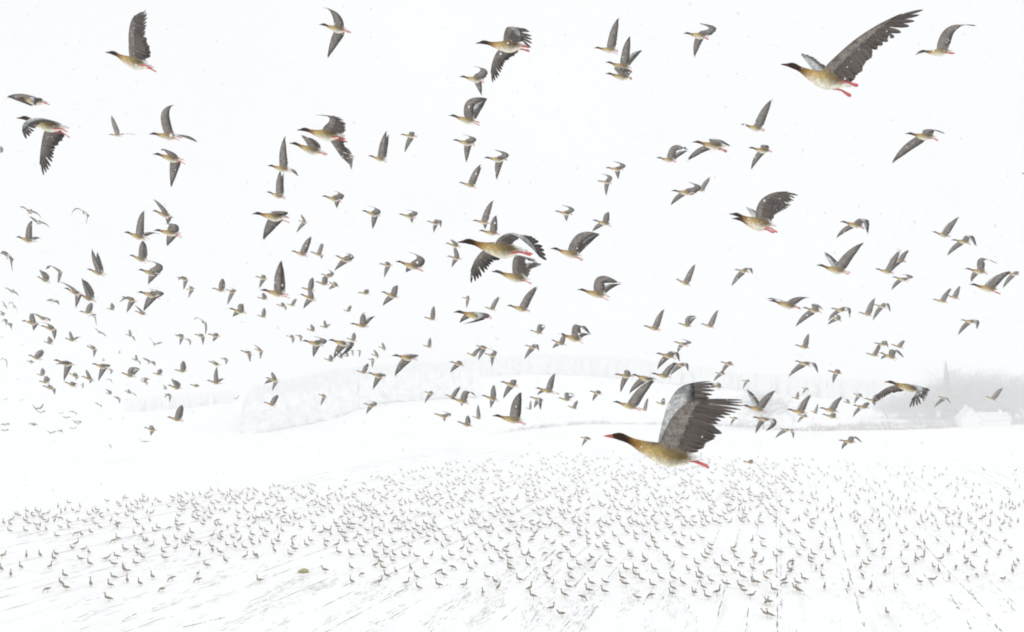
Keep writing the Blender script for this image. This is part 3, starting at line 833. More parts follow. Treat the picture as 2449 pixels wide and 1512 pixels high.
NEAR = {
0: '''475 910 380 795 250 805 195 910 510 830 535 790 615 995 580 1065 630 1115 450 1130 865 1075 855 880 770 835 850 770 795 740 690 730 725 685 540 610 1015 830 1115 810 1090 885
1180 930 1205 950 1085 1010 1050 1085 1215 1040 1335 1070 1030 1220 1455 1005 1550 1130 1645 1020 1890 980 1895 1035 1975 895 1295 875 1360 815 1310 775 1300 740 1190 740 1090 655 1125 635 1385 660 1400 640
1450 705 1570 635 1600 695 1680 635 1680 735 1560 765 1580 825 1840 745 1905 790 1760 685 1785 650 1805 625 1830 580 1890 670 2030 605 2095 640 2115 620 2120 570 2225 625 2290 650 2170 700 2245 715 2335 725
2020 710 2030 750 2100 770 2155 850 2345 810 2410 600 2400 650 2420 690 2440 800 1700 550 1620 530 1475 565 1370 550 1350 600 1280 580 955 525 1060 460 1130 490 1210 415 655 525 575 525 440 545 360 545 345 500
240 560 780 600 735 585 865 575 100 980 90 560 25 800 10 930 1940 500 1880 450 2080 460 2100 500 2175 530 2260 510 2265 570 2380 520 2430 440 2430 480 1510 535 1430 460 1290 450 910 490 745 445 655 475 385 430 520 425 1120 520 1110 500''',
1: '''30 1040 660 945 910 915 1015 980 915 1050 1180 1060 1250 1000 1340 955 1150 890 1190 860 1145 820 1215 920 1135 770 1025 770 1000 715 910 795 790 770 1480 920 1535 1005 1440 1065 1555 1110 1620 885 1540 810
1680 800 1795 985 1755 950 1745 1085 1880 915 1800 845 1865 800 1990 840 2050 925 2105 880 1995 1085 2210 1010 2290 1055 2320 1105 2170 1165 2250 855 2345 830 2190 745 2250 710 2300 750 2400 720 2395 765
2430 830 2425 890 2430 930 1305 850 1415 800 1320 790 1240 790 1470 780 1470 710 1505 630 1415 685 1320 670 1190 685 1240 720 1145 615 1045 675 990 600 950 635 860 660 775 695 665 705 680 665 520 655 480 700
350 690 325 790 175 750 160 690 210 665 35 670 85 615 620 580 700 555 715 590 555 550 430 525 540 485 305 480 1640 665 1725 650 1780 705 1835 660 1800 600 1650 615 1970 735 2040 770 2055 690 2000 650 1975 620
1945 570 2110 600 2160 660 2340 635 2235 590 2430 565 215 620 365 620 250 560 205 530 150 480 120 440 45 540 100 570 5 800 370 740 1000 510 1065 555 1110 510 1190 560 1285 580 1375 545 1515 545 1565 590 1890 540
1620 490 1685 520 1700 560 2190 520 2050 490 2190 460 2265 540 2350 480 2410 550 850 630 800 575 840 580 780 520 760 490 890 450 1225 520 1205 465 1305 465 1415 480 1545 515''',
2: '''70 1035 170 1120 200 1195 380 1310 475 1370 390 1075 350 1025 320 965 360 905 150 885 555 935 565 1015 540 1105 500 1180 675 1205 735 1140 760 1070 885 1150 900 1060 780 920 740 855 765 820 640 890 580 820 460 830
465 780 320 780 510 720 530 745 730 690 820 720 910 740 945 810 935 880 1090 935 1180 925 1180 985 1240 1030 1055 1020 1085 1080 1345 1090 1335 1185 1205 1210 1425 1020 1360 930 1270 860 1265 825 1140 810 1130 780
1540 910 1500 850 1465 800 1545 1020 1635 1065 1540 1115 1530 1170 1745 1160 1870 1200 1970 1155 1830 1105 1790 1020 1805 970 1905 1045 2055 1080 2020 965 1960 890 2035 850 2125 950 2200 880 2210 1010 2190 1100
2225 1145 2290 1190 2310 1060 2305 925 1770 880 1690 945 1845 825 1870 790 1660 795 1590 680 1620 700 1385 725 1305 715 1345 625 1360 670 1480 640 1280 575 1185 590 1190 640 1255 510 1100 575 1060 520 1130 490
980 610 820 610 870 575 650 605 720 575 480 600 330 640 395 685 190 650 75 710 60 670 110 795 190 820 155 780 2440 1250 2440 1370 2430 1015 2325 780 2320 820 2130 720 2120 760 2300 655 2400 640 2405 710 2390 860
2150 820 2345 1060 1910 700 1900 740 1730 655 1820 630 1640 610 1560 580 1490 500 1520 530 1390 550 1340 450 1380 490 1640 510 1830 510 1820 450 1590 430 1740 420 1670 475 590 660 200 620 230 580 180 540 60 600
730 640 640 560 470 570 530 580 890 490 960 460 910 680 890 710 1045 690 1910 390 1900 350 2240 400 2180 440 2380 480 2090 310 2400 300 2110 260 1590 290 1440 285''',
3: '''25 950 165 1070 160 1040 215 935 240 885 270 1120 300 1140 350 1030 285 1065 60 1135 15 1255 25 1375 545 1110 525 995 520 905 465 935 410 860 440 790 575 835 640 780 610 720 520 690 520 600 340 650 300 790 220 690
125 770 75 805 130 590 775 1105 905 1170 990 1105 905 990 890 920 935 885 975 855 1015 765 870 730 860 780 1145 1360 1220 1120 1125 960 1175 890 1120 730 1105 665 1160 620 1340 960 1315 885 1280 800 1335 720
1310 670 1460 1060 1575 1035 1740 1025 1915 1015 2000 990 1960 910 1905 870 1895 830 1590 915 1640 945 1805 910 1660 830 1730 770 1735 740 1485 820 1415 860 1430 830 1500 765 1445 715 1500 680 1435 620 1280 585
1325 545 1235 505 1630 655 1635 540 1775 590 1880 715 1980 775 1960 650 1900 570 1990 540 2050 575 2125 610 2090 680 2270 665 2325 730 2210 800 2225 760 2095 870 2090 955 2250 1030 2345 950 2370 900 2400 855
2320 520 2230 555 2255 495 2120 515 2285 425 1935 480 1850 400 1835 440 1725 495 1580 415 930 485 795 420 825 385 640 465 480 430 300 450 395 290 470 355 630 350 1110 790 600 660 690 600 660 520 515 720 415 830
230 860 215 960 340 720 155 510 200 560 285 580 410 530 70 470 70 360 1065 430 1070 520 1165 420 985 460 890 530 1105 560 930 590 955 660 1470 430 1445 500 1515 380 1610 465 1710 435 1690 340 1645 340 1730 380
2330 340 2280 320 2215 450 2095 320 2140 395 2145 260 1960 300 1550 300 1400 360 1105 310 1030 235 970 280 870 250 840 290 700 310'''}
def upper_edge(x):
    return np.interp(x, [0, 60, 250, 612, 860, 1000, 1120, 1300, 1700, 1900, 2100, 2449], [1242, 1222, 1195, 1168, 1150, 1118, 1096, 1082, 1084, 1096, 1112, 1128])
def lower_fill(x): return np.interp(x, [0, 300, 600, 900, 1224, 1836, 2449], [1262, 1262, 1268, 1275, 1272, 1262, 1262])
def face_of(D, r):
    """Heading (radians from +X, anticlockwise) of a goose standing at catalogue x: mostly side-on and facing left, those far right seen along the line of sight."""
    if D > 1950: return math.radians((r.choice((90, -90, -90)) + r.gauss(0, 28)) - math.degrees(math.atan((D - 1224) / F_)))
    return math.radians(180 + r.gauss(-12, 26)) if r.random() < .84 else math.radians(r.gauss(0, 40))
STAND = []
rs = random.Random(11)
for i, txt in NEAR.items():
    t = [float(q) for q in txt.split()]
    for a, b in zip(t[0::2], t[1::2]): STAND.append((612 * i + a / 4, 1134 + b / 4 + 1.2))
# the farther ones, a denser and denser crowd towards the flock's far edge
grid = {}
def crowded(x, y, d):
    k = (int(x // 12), int(y // 12))
    for i in (-1, 0, 1):
        for j in (-1, 0, 1):
            for p in grid.get((k[0] + i, k[1] + j), ()):
                if abs(p[0] - x) < d * 1.1 and abs(p[1] - y) < d: return True
    grid.setdefault(k, []).append((x, y)); return False
for p in STAND: grid.setdefault((int(p[0] // 12), int(p[1] // 12)), []).append(p)
n_far = 0
for _ in range(60000):
    x = rs.uniform(-10, 2459); e = float(upper_edge(x)); lo = float(lower_fill(x)); y = rs.uniform(e, lo)
    t = (y - e) / (lo - e)
    dens = float(np.interp(x, [0, 250, 800, 1100, 1800, 1950, 2449], [.14, .22, .5, .8, .95, .42, .20])) * (.9 + .1 * math.sin(x * .021 + y * .05) * math.sin(x * .013 - y * .04))
    dens *= (.45 + .55 * min(1, t * 5)) * (1 - .35 * t)
    if rs.random() > dens: continue
    if crowded(x, y, 5.2 + 2.6 * t): continue
    STAND.append((x, y)); n_far += 1
    if n_far >= 1000: break
STAND.sort(key=lambda p: -p[1])
def stand_xform(p, r, k):
    P = on_ground(p[0], p[1]); s = r.uniform(.92, 1.08)
    a = face_of(p[0], r); return P, a, s
rows = []
far_v, far_f, far_c = [], [], []; nv = 0
cache = {}
for k, me in ST_ME.items():
    vv = np.array([q.co[:] for q in me.vertices]); ff = [tuple(q.vertices) for q in me.polygons]
    ca = np.zeros(len(vv) * 4, np.float32); me.color_attributes['plumage'].data.foreach_get('color', ca); cache[k] = (vv, ff, ca.reshape(-1, 4)[:, :3])
for i, p in enumerate(STAND):
    pose = rs.choices(['alert', 'watching', 'walking', 'feeding'], [4.5, 3, 2, .8])[0]
    P, a, s = stand_xform(p, rs, pose)
    if i < 300:
        o = link(bpy.data.objects.new('standing_goose', ST_ME[pose])); o.location = P; o.rotation_euler = (0, 0, a); o.scale = (s,) * 3
        rel = (math.degrees(a) + math.degrees(math.atan((p[0] - 1224) / F_))) % 360
        look = 'end-on' if 60 < rel < 120 or 240 < rel < 300 else 'side-on'
        rows.append((o, pose, look, p))
    else:
        vv, ff, ca = cache[pose]; co, sn = math.cos(a) * s, math.sin(a) * s
        q = np.stack([vv[:, 0] * co - vv[:, 1] * sn + P[0], vv[:, 0] * sn + vv[:, 1] * co + P[1], vv[:, 2] * s + P[2]], 1)
        far_v.append(q); far_c.append(ca); far_f += [tuple(j + nv for j in t) for t in ff]; nv += len(vv)
me = mesh('goose_crowd', np.concatenate(far_v), far_f, M_STAND, True, np.concatenate(far_c))
tag(link(bpy.data.objects.new('goose_crowd', me)), 'dense crowd of tiny geese standing across the far snowfield', 'geese', None, 'stuff')
by = {}
ROWN = ['front edge of flock', 'near the front', 'just behind the front', 'middle of flock']
def srow(y): return ROWN[0 if y > 1405 else 1 if y > 1370 else 2 if y > 1335 else 3]
for o, pose, look, p in rows: by.setdefault((pose, look, colname(p[0]), srow(p[1])), []).append((p[0], o))
for (pose, look, c, rw), v in by.items():
    v.sort(key=lambda q: q[0])
    for k, (_, o) in enumerate(v):
        s = f'{pose} goose, {look} on snow, {c}, {rw}'
        tag(o, s if len(v) == 1 else f'{ORD[k]}, {s}', 'goose', 'geese standing on the snow')
# ------------------------------------------------------------------ stubble poking through the snow along the drill rows
def stubble():
    base_v = np.array([(-.5, 0, 0), (.5, 0, 0), (0, -.5, 0), (0, .5, 0), (-.2, 0, 1), (.25, 0, .8)])
    base_f = [(0, 2, 4), (2, 5, 4), (2, 1, 5), (1, 3, 5), (3, 4, 5), (3, 0, 4)]
    vs, fs, nv = [], [], 0; r = random.Random(3)
    def clod(x, y, L, wd, h, ang):
        nonlocal nv
        d = np.array([math.sin(ang), math.cos(ang)]); n = np.array([math.cos(ang), -math.sin(ang)])
        z = float(terrain(x, y)) - .004
        q = base_v * np.array([L, wd, h]); P = np.stack([x + q[:, 0] * d[0] + q[:, 1] * n[0], y + q[:, 0] * d[1] + q[:, 1] * n[1], z + q[:, 2]], 1)
        vs.append(P); fs.extend([tuple(j + nv for j in t) for t in base_f]); nv += 6
    # patches given in catalogue units: centre, half sizes, strength
    patch = [(150, 1275, 240, 22, .9), (120, 1350, 220, 30, .5), (330, 1335, 160, 18, .8), (480, 1345, 140, 22, 1.0), (560, 1385, 110, 14, .8), (420, 1440, 160, 20, .9), (700, 1390, 160, 26, .9), (640, 1450, 130, 30, 1.0),
             (850, 1405, 160, 24, .8), (980, 1425, 120, 20, .6), (1100, 1430, 110, 24, .9), (1240, 1390, 60, 50, 1.0), (1300, 1340, 60, 40, .9), (1400, 1345, 60, 60, 1.1), (1430, 1450, 60, 46, 1.0), (1250, 1460, 80, 30, .7),
             (1540, 1430, 60, 50, .7), (1650, 1450, 70, 40, .6), (1180, 1490, 120, 22, .7), (850, 1490, 200, 16, .5), (200, 1480, 250, 24, .35), (1960, 1440, 140, 50, .35), (2150, 1420, 120, 60, .5),
             (2330, 1430, 100, 60, .5), (2200, 1340, 160, 40, .3), (2180, 1090, 220, 34, .55), (2350, 1070, 120, 40, .5), (2000, 1080, 120, 30, .25), (1800, 1330, 140, 60, .3), (1500, 1250, 220, 60, .25), (900, 1250, 260, 50, .25)]
    n_done = 0
    for cx, cy_, hx, hy, st in patch:
        A = on_ground(cx, cy_); m = int((230 if cx > 600 else 150) * st * (hx * hy / 4000) ** .5)
        for _ in range(m):
            x = r.gauss(cx, hx * .8); y = r.gauss(cy_, hy * .8)
            if y < 1040: continue
            P = on_ground(x, y); p2 = P[:2]
            row = round(float(p2 @ FN) / .31) * .31          # snap to a drill row
            if math.sin(row * 2.3) + .7 * math.sin(row * .9 + 1) < -.25: continue
            al = float(p2 @ FD); q = FN * (row + r.gauss(0, .03)) + FD * al
            if math.sin(al * .55 + row * 1.9) + .6 * math.sin(al * .21 + row) < .05 - .4 * st: continue
            for _k in range(r.choice((1, 2, 3))):
                clod(q[0] + r.gauss(0, .04) + FD[0] * r.gauss(0, .5), q[1] + FD[1] * r.gauss(0, .5), r.uniform(.15, 1.0), r.uniform(.014, .036), r.uniform(.008, .024), FURROW + r.gauss(0, .015)); n_done += 1
    # the long wheel track on the right and the long furrows low in the middle
    for (x0, y0), (x1, y1), dn in (((1998, 1251), (2066, 1496), 6), ((1866, 1180), (1868, 1500), 2.2), ((1250, 1390), (1345, 1300), 5), ((1372, 1404), (1438, 1330), 5), ((1408, 1478), (1450, 1418), 4),
                                   ((2270, 1420), (2325, 1508), 5), ((2316, 1408), (2392, 1510), 4), ((2400, 1430), (2449, 1490), 3), ((1535, 1450), (1560, 1410), 3), ((1385, 1510), (1410, 1475), 3),
                                   ((445, 1498), (528, 1478), 5), ((290, 1488), (330, 1465), 3), ((40, 1287), (110, 1270), 5), ((455, 1350), (500, 1336), 5)):
        A, B = on_ground(x0, y0)[:2], on_ground(x1, y1)[:2]; ln = np.linalg.norm(B - A); ang = math.atan2(*(B - A))
        for _ in range(int(ln * dn)):
            t = r.random()
            if math.sin(t * ln * .9) < -.55: continue
            q = A + (B - A) * t; clod(q[0] + r.gauss(0, .035), q[1] + r.gauss(0, .035), r.uniform(.2, .8), r.uniform(.03, .07), r.uniform(.015, .05), ang + r.gauss(0, .04))
    off = -75.0
    while off < 75:                           # faint drill rows running the whole field, converging into the distance
        off += r.uniform(1.4, 2.8); st = r.choice((.2, .35, .6, 1.1, 1.9)); s0 = r.uniform(0, 6)
        for _ in range(int(150 * st)):
            al = 30 + 125 * r.random() ** .8
            if math.sin(al * .35 + s0) + .5 * math.sin(al * .13 + 2 * s0) < (.1 if st < 1 else -.5): continue
            q = FN * (off + r.gauss(0, .02)) + FD * al
            clod(q[0], q[1], r.uniform(.5, 2.0), r.uniform(.03, .08), r.uniform(.01, .03), FURROW + r.gauss(0, .008))
    me = mesh('stubble', np.concatenate(vs), fs, flat_mat('stubble_and_soil', (.13, .125, .12), .95, .45, 4), False)
    tag(link(bpy.data.objects.new('stubble', me)), 'thin dark stubble and soil showing in rows through the snow', 'stubble', None, 'stuff')
stubble()
def straw_clump():
    P = on_ground(726, 1370); v, f = [], []; r = random.Random(9)
    for k in range(150):
        a, l = r.uniform(0, 6.28), r.uniform(.12, .3); x, y = r.gauss(0, .13), r.gauss(0, .09)
        e = r.uniform(.1, 1.2); d = np.array([math.cos(a) * math.cos(e), math.sin(a) * math.cos(e), math.sin(e)]) * l
        n = unit(np.cross(d, [0, 0, 1.0])) * .014; b = len(v); p = np.array([x, y, 0.0])
        v += [tuple(p - n), tuple(p + n), tuple(p + d + n * .5), tuple(p + d - n * .5), tuple(p + np.array([0, 0, .02])), tuple(p + d + np.array([0, 0, .012]))]
        f += [(b, b + 1, b + 2, b + 3), (b, b + 3, b + 5, b + 4), (b + 1, b + 4, b + 5, b + 2)]
    vv, ff = tube([(-.28, 0, .06), (-.2, 0, .09), (0, .01, .12), (.18, 0, .1), (.28, 0, .06)], [(.03, .03), (.12, .08), (.16, .12), (.12, .09), (.03, .03)], 8)
    b = len(v); v += vv; f += [tuple(i + b for i in t) for t in ff]
    me = mesh('straw_clump', v, f, flat_mat('wet_straw', (.36, .31, .05), .9, .5, 30))
    o = link(bpy.data.objects.new('straw_clump', me)); o.location = P; o.scale = (1.3, 1.3, 1.5)
    tag(o, 'yellowish clump of straw lying alone on the snow before the flock', 'straw clump')
straw_clump()

# ------------------------------------------------------------------ field margin, hedges
M_BUSH = flat_mat('winter_twigs', (.40, .41, .43), .95, .35, .5)
M_DRY = flat_mat('dry_margin_grass', (.36, .31, .23), .95, .45, .4)
M_TRUNK = flat_mat('bark', (.10, .09, .085), .95, .3, 3)
def twig_mass(pts, mat, name, label, r, blades, cat='hedge'):
    """a ragged margin: thousands of thin upright blades along a line"""
    v, f = [], []
    for (x0, y0, h0), (x1, y1, h1) in zip(pts, pts[1:]):
        ln = math.hypot(x1 - x0, y1 - y0)
        for _ in range(int(ln * blades)):
            t = r.random(); x = x0 + (x1 - x0) * t + r.gauss(0, 1.6); y = y0 + (y1 - y0) * t + r.gauss(0, 1.6)
            hh = (h0 + (h1 - h0) * t) * r.uniform(.3, 1.15) * (.65 + .35 * math.sin(x * .43) * math.sin(x * .17 + 2)); z = float(terrain(x, y))
            for _k in range(3):
                a = r.uniform(0, 6.28); dx, dy = r.gauss(0, .28) * hh, r.gauss(0, .28) * hh; wd = .05 + .04 * r.random(); b = len(v)
                v += [(x - wd * math.cos(a), y - wd * math.sin(a), z - .05), (x + wd * math.cos(a), y + wd * math.sin(a), z - .05), (x + dx, y + dy, z + hh), (x + wd * .6, y - wd * .8, z - .05)]
                f += [(b, b + 1, b + 2), (b + 1, b + 3, b + 2), (b + 3, b, b + 2)]
    me = mesh(name, v, f, mat, False); tag(link(bpy.data.objects.new(name, me)), label, cat, None, 'stuff')
def gp(x, d): r_ = ray(x, 930); return (r_[0] / math.hypot(r_[0], r_[1]) * d, r_[1] / math.hypot(r_[0], r_[1]) * d)
rh = random.Random(4)
def pts_of(lst): return [gp(x, d) + (h,) for x, d, h in lst]
twig_mass(pts_of([(1180, 215, .5), (1260, 232, 1.4), (1330, 246, 2.0), (1400, 258, 2.0), (1480, 260, 1.8), (1570, 262, 1.4), (1700, 264, 1.6), (1750, 262, 2.2), (1830, 262, 1.4)]), M_BUSH, 'hedge', 'thin grey hedge line across the middle of the snowfield', rh, 7)
twig_mass(pts_of([(1840, 252, 1.0), (1930, 250, 1.6), (2050, 262, 1.8), (2120, 268, 1.6), (2200, 278, 1.8), (2300, 300, 1.7), (2380, 315, 1.8), (2480, 330, 1.6)]), M_DRY, 'dry_grass', 'brown dry grass margin along the right field edge', rh, 14, 'grass')
twig_mass(pts_of([(1930, 262, 2.4), (2020, 272, 3.2), (2110, 285, 4.0), (2200, 298, 4.6), (2300, 318, 3.6), (2400, 330, 3.2), (2490, 340, 3.2)]), M_BUSH, 'undergrowth', 'grey winter bushes behind the right field edge', rh, 9, 'bushes')

# ------------------------------------------------------------------ trees
def limb_tree(r, height, spread, levels=6, trunk_r=.26):
    tv, tf, cv, cf = [], [], [], []
    def seg(v, f, p, q, ra, rb, n):
        d = unit(q - p); a = unit(np.cross(d, [0, 0, 1.0] if abs(d[2]) < .9 else [1.0, 0, 0])); b = np.cross(d, a); s = len(v)
        for P, R_ in ((p, ra), (q, rb)):
            for k in range(n):
                t = 2 * math.pi * k / n; v.append(tuple(P + (a * math.cos(t) + b * math.sin(t)) * R_))
        for k in range(n): f.append((s + k, s + (k + 1) % n, s + n + (k + 1) % n, s + n + k))
    def grow(p, d, ln, rad, lv):
        q = p + d * ln; n = 6 if lv < 2 else 3
        if lv < 2: seg(tv, tf, p, q, rad, rad * .72, n)
        else: seg(cv, cf, p, q, max(rad, .022), max(rad * .6, .016), 3)
        if lv >= levels: return
        for _ in range(3 if lv > 2 else 5 if lv == 0 else 4):
            e = unit(d + np.array([r.gauss(0, .55), r.gauss(0, .55), r.gauss(.0, .34)]) * spread)
            grow(p + d * ln * r.uniform(.3, 1), e, ln * r.uniform(.62, 1.05) * (1.5 if lv == 0 else 1), rad * .55, lv + 1)
    grow(np.zeros(3), np.array([0, 0, 1.0]), height * .15, trunk_r * .8, 0)
    mx = max(q[2] for q in cv); s = height / mx
    sc = lambda V: [(a * s, b * s, c * s) for a, b, c in V]
    return mesh('trunk', sc(tv), tf, M_TRUNK, True), mesh('crown', sc(cv), cf, M_BUSH, False)
def conifer(r, height, wd):
    tv, tf = tube([(0, 0, 0), (0, 0, height * .5), (0, 0, height * .97)], [.28, .16, .03], 6); v, f = [], []
    for i in range(520):
        t = r.random() ** .8; z = height * (.06 + .92 * t); R_ = wd * (1 - t) ** .85 * r.uniform(.45, 1.05) + .1; a = r.uniform(0, 6.28); b = len(v)
        d = np.array([math.cos(a), math.sin(a), -.35]); n = np.array([-math.sin(a), math.cos(a), 0]); p = np.array([0, 0, z]); m_ = p + d * R_ * .6; e = p + d * R_; wv = .22 + .25 * (1 - t)
        v += [tuple(p), tuple(m_ + n * wv), tuple(e), tuple(m_ - n * wv), tuple(m_ + np.array([0, 0, -.45]))]
        f += [(b, b + 1, b + 2), (b, b + 2, b + 3), (b, b + 4, b + 1), (b, b + 3, b + 4), (b + 1, b + 4, b + 2), (b + 2, b + 4, b + 3)]
    return mesh('trunk', tv, tf, M_TRUNK, True), mesh('crown', v, f, flat_mat('snowy_needles', (.24, .26, .25), .9, .3, .8), False)
rt = random.Random(21)
BARE = [limb_tree(random.Random(50 + k), 17, sp) for k, sp in enumerate((1.0, 1.15, .9, 1.05))]
FIR = [conifer(random.Random(5), 22, 3.4), conifer(random.Random(6), 16, 3.0)]
def put_tree(name, pair, x, d, h, base_h, label, group=None):
    X, Y = gp(x, d); root = link(bpy.data.objects.new(name, None)); root.location = (X, Y, float(terrain(X, Y)) - .1)
    s = h / base_h; root.scale = (s * rt.uniform(.95, 1.2), s * rt.uniform(.95, 1.2), s); root.rotation_euler = (0, 0, rt.uniform(0, 6.28))
    for nm, me in zip(('trunk', 'crown'), pair): link(bpy.data.objects.new(nm, me), root)
    tag(root, label, 'tree', group); return root
put_tree('bare_tree', BARE[1], 1822, 255, 15.5, 17, 'lone bare round-crowned tree standing in the haze on the field edge')
GR = 'hazy trees in the wood behind the right field edge'
spec = [(2118, 330, 12), (2150, 335, 12), (2185, 332, 14), (2205, 345, 17), (2225, 336, 18), (2248, 350, 21), (2290, 338, 22), (2312, 352, 25), (2330, 335, 24), (2352, 345, 22), (2375, 352, 21), (2398, 340, 22), (2418, 350, 20), (2440, 342, 20), (2462, 352, 22), (2270, 345, 19), (2175, 350, 13), (2385, 335, 18)]
spec.sort(); ORDT = [o.replace(' from left', '') for o in ORD]
for k, (x, d, h) in enumerate(spec):
    put_tree('bare_tree', BARE[k % 4], x, d, h, 17, f'{ORD[k]} of the hazy bare trees in the wood at the right field edge', GR)
put_tree('fir_tree', FIR[0], 2266, 330, 25, 22, 'tall pointed fir rising above the hazy bare trees at the right', GR)
put_tree('fir_tree', FIR[1], 2222, 345, 15, 16, 'shorter fir just left of the tall pointed fir in the haze', GR)
def wood(name, cells, mat, label, r, hmin, hmax):
    """a far plantation that reads as one mass: hundreds of ragged snow-laden spires in one object"""
    v, f = [], []
    for x, d in cells:
        X, Y = gp(x, d); z0 = float(terrain(X, Y)); h = r.uniform(hmin, hmax); wd = h * r.uniform(.2, .3); b = len(v); n = 7
        prof = [(0.0, .9), (.12, 1.0), (.3, .95), (.45, .88), (.6, .76), (.78, .56), (.92, .3), (1, .05)]
        for t, w_ in prof:
            for k in range(n):
                a = 6.283 * k / n + t * 2; q = wd * w_ * r.uniform(.6, 1.3); v.append((X + math.cos(a) * q, Y + math.sin(a) * q, z0 + t * h + r.uniform(-.35, .35)))
        for i in range(len(prof) - 1):
            for k in range(n): f.append((b + i * n + k, b + i * n + (k + 1) % n, b + (i + 1) * n + (k + 1) % n, b + (i + 1) * n + k))
    me = mesh(name, v, f, mat, False); tag(link(bpy.data.objects.new(name, me)), label, 'wood', None, 'stuff')
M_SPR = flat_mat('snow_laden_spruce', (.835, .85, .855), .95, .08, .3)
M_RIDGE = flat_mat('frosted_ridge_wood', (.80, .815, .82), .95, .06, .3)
rw = random.Random(8)
cells = []
for _ in range(1500):
    t = rw.random(); x = 604 + 530 * t; cells.append((x, np.interp(x, [604, 760, 900, 1140], [228, 262, 300, 318]) + rw.random() ** 1.3 * 55))
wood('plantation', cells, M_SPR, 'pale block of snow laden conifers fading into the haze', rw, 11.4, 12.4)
cells = []
for _ in range(2000):
    x = rw.uniform(860, 1720); cells.append((x, 425 + rw.random() * 60))
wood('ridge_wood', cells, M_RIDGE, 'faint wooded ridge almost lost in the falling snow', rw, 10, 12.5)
cells = [(rw.uniform(1560, 2140), 440 + rw.random() * 60) for _ in range(900)]
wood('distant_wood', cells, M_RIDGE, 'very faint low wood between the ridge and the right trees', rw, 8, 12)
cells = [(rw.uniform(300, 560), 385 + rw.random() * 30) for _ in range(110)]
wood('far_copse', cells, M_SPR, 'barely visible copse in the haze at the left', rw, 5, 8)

# ------------------------------------------------------------------ farm houses before the wood
M_WALL = flat_mat('white_render', (.86, .86, .85), .9, .06, 1); M_ROOF = flat_mat('snowy_slate', (.74, .75, .77), .9, .15, 1)
def house(x, d, L, Wd, H, R_, yaw, label):
    X, Y = gp(x, d); root = link(bpy.data.objects.new('farm_house', None)); root.location = (X, Y, float(terrain(X, Y)) - .1); root.rotation_euler = (0, 0, yaw); tag(root, label, 'house', 'farm houses by the wood')
    l, w_ = L / 2, Wd / 2
    v = [(-l, -w_, 0), (l, -w_, 0), (l, w_, 0), (-l, w_, 0), (-l, -w_, H), (l, -w_, H), (l, w_, H), (-l, w_, H), (-l, 0, H + R_), (l, 0, H + R_)]
    link(bpy.data.objects.new('wall', mesh('wall', v, [(0, 1, 5, 4), (2, 3, 7, 6), (1, 2, 6, 9, 5), (3, 0, 4, 8, 7)], M_WALL, False)), root)
    e = .4; t = .25; v = []
    for s in (-1, 1):
        v += [(-l - e, s * (w_ + e), H - e * R_ / w_ + .03), (l + e, s * (w_ + e), H - e * R_ / w_ + .03), (l + e, 0, H + R_ + .03), (-l - e, 0, H + R_ + .03)]
    v += [(a, b, c + t) for a, b, c in v]
    f = [(0, 1, 2, 3), (4, 7, 6, 5), (8, 11, 10, 9), (12, 13, 14, 15), (0, 8, 9, 1), (4, 5, 13, 12), (1, 9, 10, 2), (3, 11, 8, 0), (5, 6, 14, 13), (7, 4, 12, 15)]
    rf = link(bpy.data.objects.new('roof', mesh('roof', v, f, M_ROOF, False)), root)
    c = .35; vv = [(l * .6 + a * c, b * c, H + R_ - .3 + z) for z in (0, 1.5) for a, b in ((-1, -1), (1, -1), (1, 1), (-1, 1))]
    link(bpy.data.objects.new('chimney', mesh('chimney', vv, [(0, 1, 5, 4), (1, 2, 6, 5), (2, 3, 7, 6), (3, 0, 4, 7), (4, 5, 6, 7)], M_WALL, False)), rf)
house(2311, 292, 6, 6, 3.6, 3.4, math.radians(75), 'small white gabled house with snowy roof before the hazy wood')
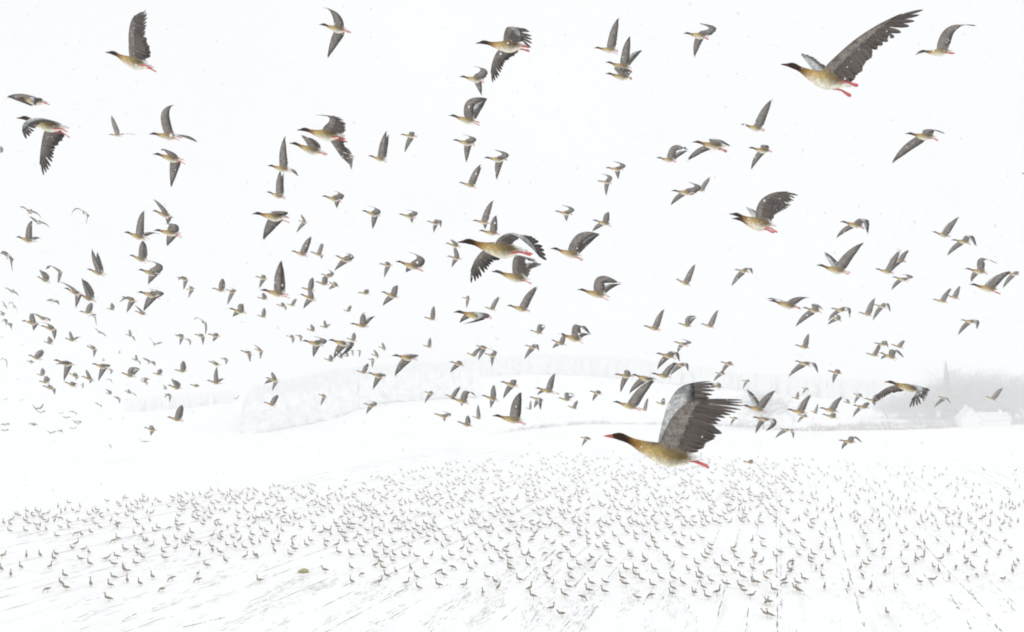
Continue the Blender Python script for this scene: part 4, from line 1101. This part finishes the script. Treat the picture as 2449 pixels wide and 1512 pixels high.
house(2368, 304, 9, 6, 2.8, 2.2, math.radians(-12), 'long low white house with snowy roof beside the gabled house')

# ------------------------------------------------------------------ falling snow
def flakes():
    r = np.random.default_rng(17); N = 60000
    d = 1.3 + 20 * r.random(N) ** .62
    x = (r.random(N) - .5) * 3300; y = (r.random(N) - .5) * 2100
    D = RGT[None] * (x / F_)[:, None] + UPV[None] * (y / F_)[:, None] + FWD[None]
    P = CAM[None] + D * d[:, None] * 1.0
    R_ = r.uniform(.0018, .0048, N) * (1 + d * .02)
    o = np.array([(1, 0, 0), (-1, 0, 0), (0, 1, 0), (0, -1, 0), (0, 0, 1.25), (0, 0, -1.25)])
    sc = r.uniform(.6, 1.2, (N, 6, 3)); V = (P[:, None, :] + o[None] * sc * R_[:, None, None]).reshape(-1, 3)
    t = np.array([(0, 2, 4), (2, 1, 4), (1, 3, 4), (3, 0, 4), (2, 0, 5), (1, 2, 5), (3, 1, 5), (0, 3, 5)])
    Fc = (t[None] + (np.arange(N) * 6)[:, None, None]).reshape(-1, 3)
    me = bpy.data.meshes.new('falling_snow'); me.vertices.add(len(V)); me.vertices.foreach_set('co', V.ravel().astype(np.float32))
    me.loops.add(len(Fc) * 3); me.loops.foreach_set('vertex_index', Fc.ravel().astype(np.int32)); me.polygons.add(len(Fc))
    me.polygons.foreach_set('loop_start', (np.arange(len(Fc)) * 3).astype(np.int32)); me.update(calc_edges=True); me.validate()
    m, n, b = new_mat('snowflake'); b.inputs['Base Color'].default_value = (.98, .98, .99, 1); b.inputs['Roughness'].default_value = .8
    tr = n.nodes.new('ShaderNodeBsdfTranslucent'); tr.inputs[0].default_value = (.98, .98, .99, 1); mx = n.nodes.new('ShaderNodeMixShader'); mx.inputs[0].default_value = .5
    n.links.new(b.outputs[0], mx.inputs[1]); n.links.new(tr.outputs[0], mx.inputs[2]); n.links.new(mx.outputs[0], n.nodes['Material Output'].inputs['Surface'])
    me.materials.append(m); tag(link(bpy.data.objects.new('falling_snow', me)), 'fine white snowflakes drifting through the air', 'snowflakes', None, 'stuff')
flakes()
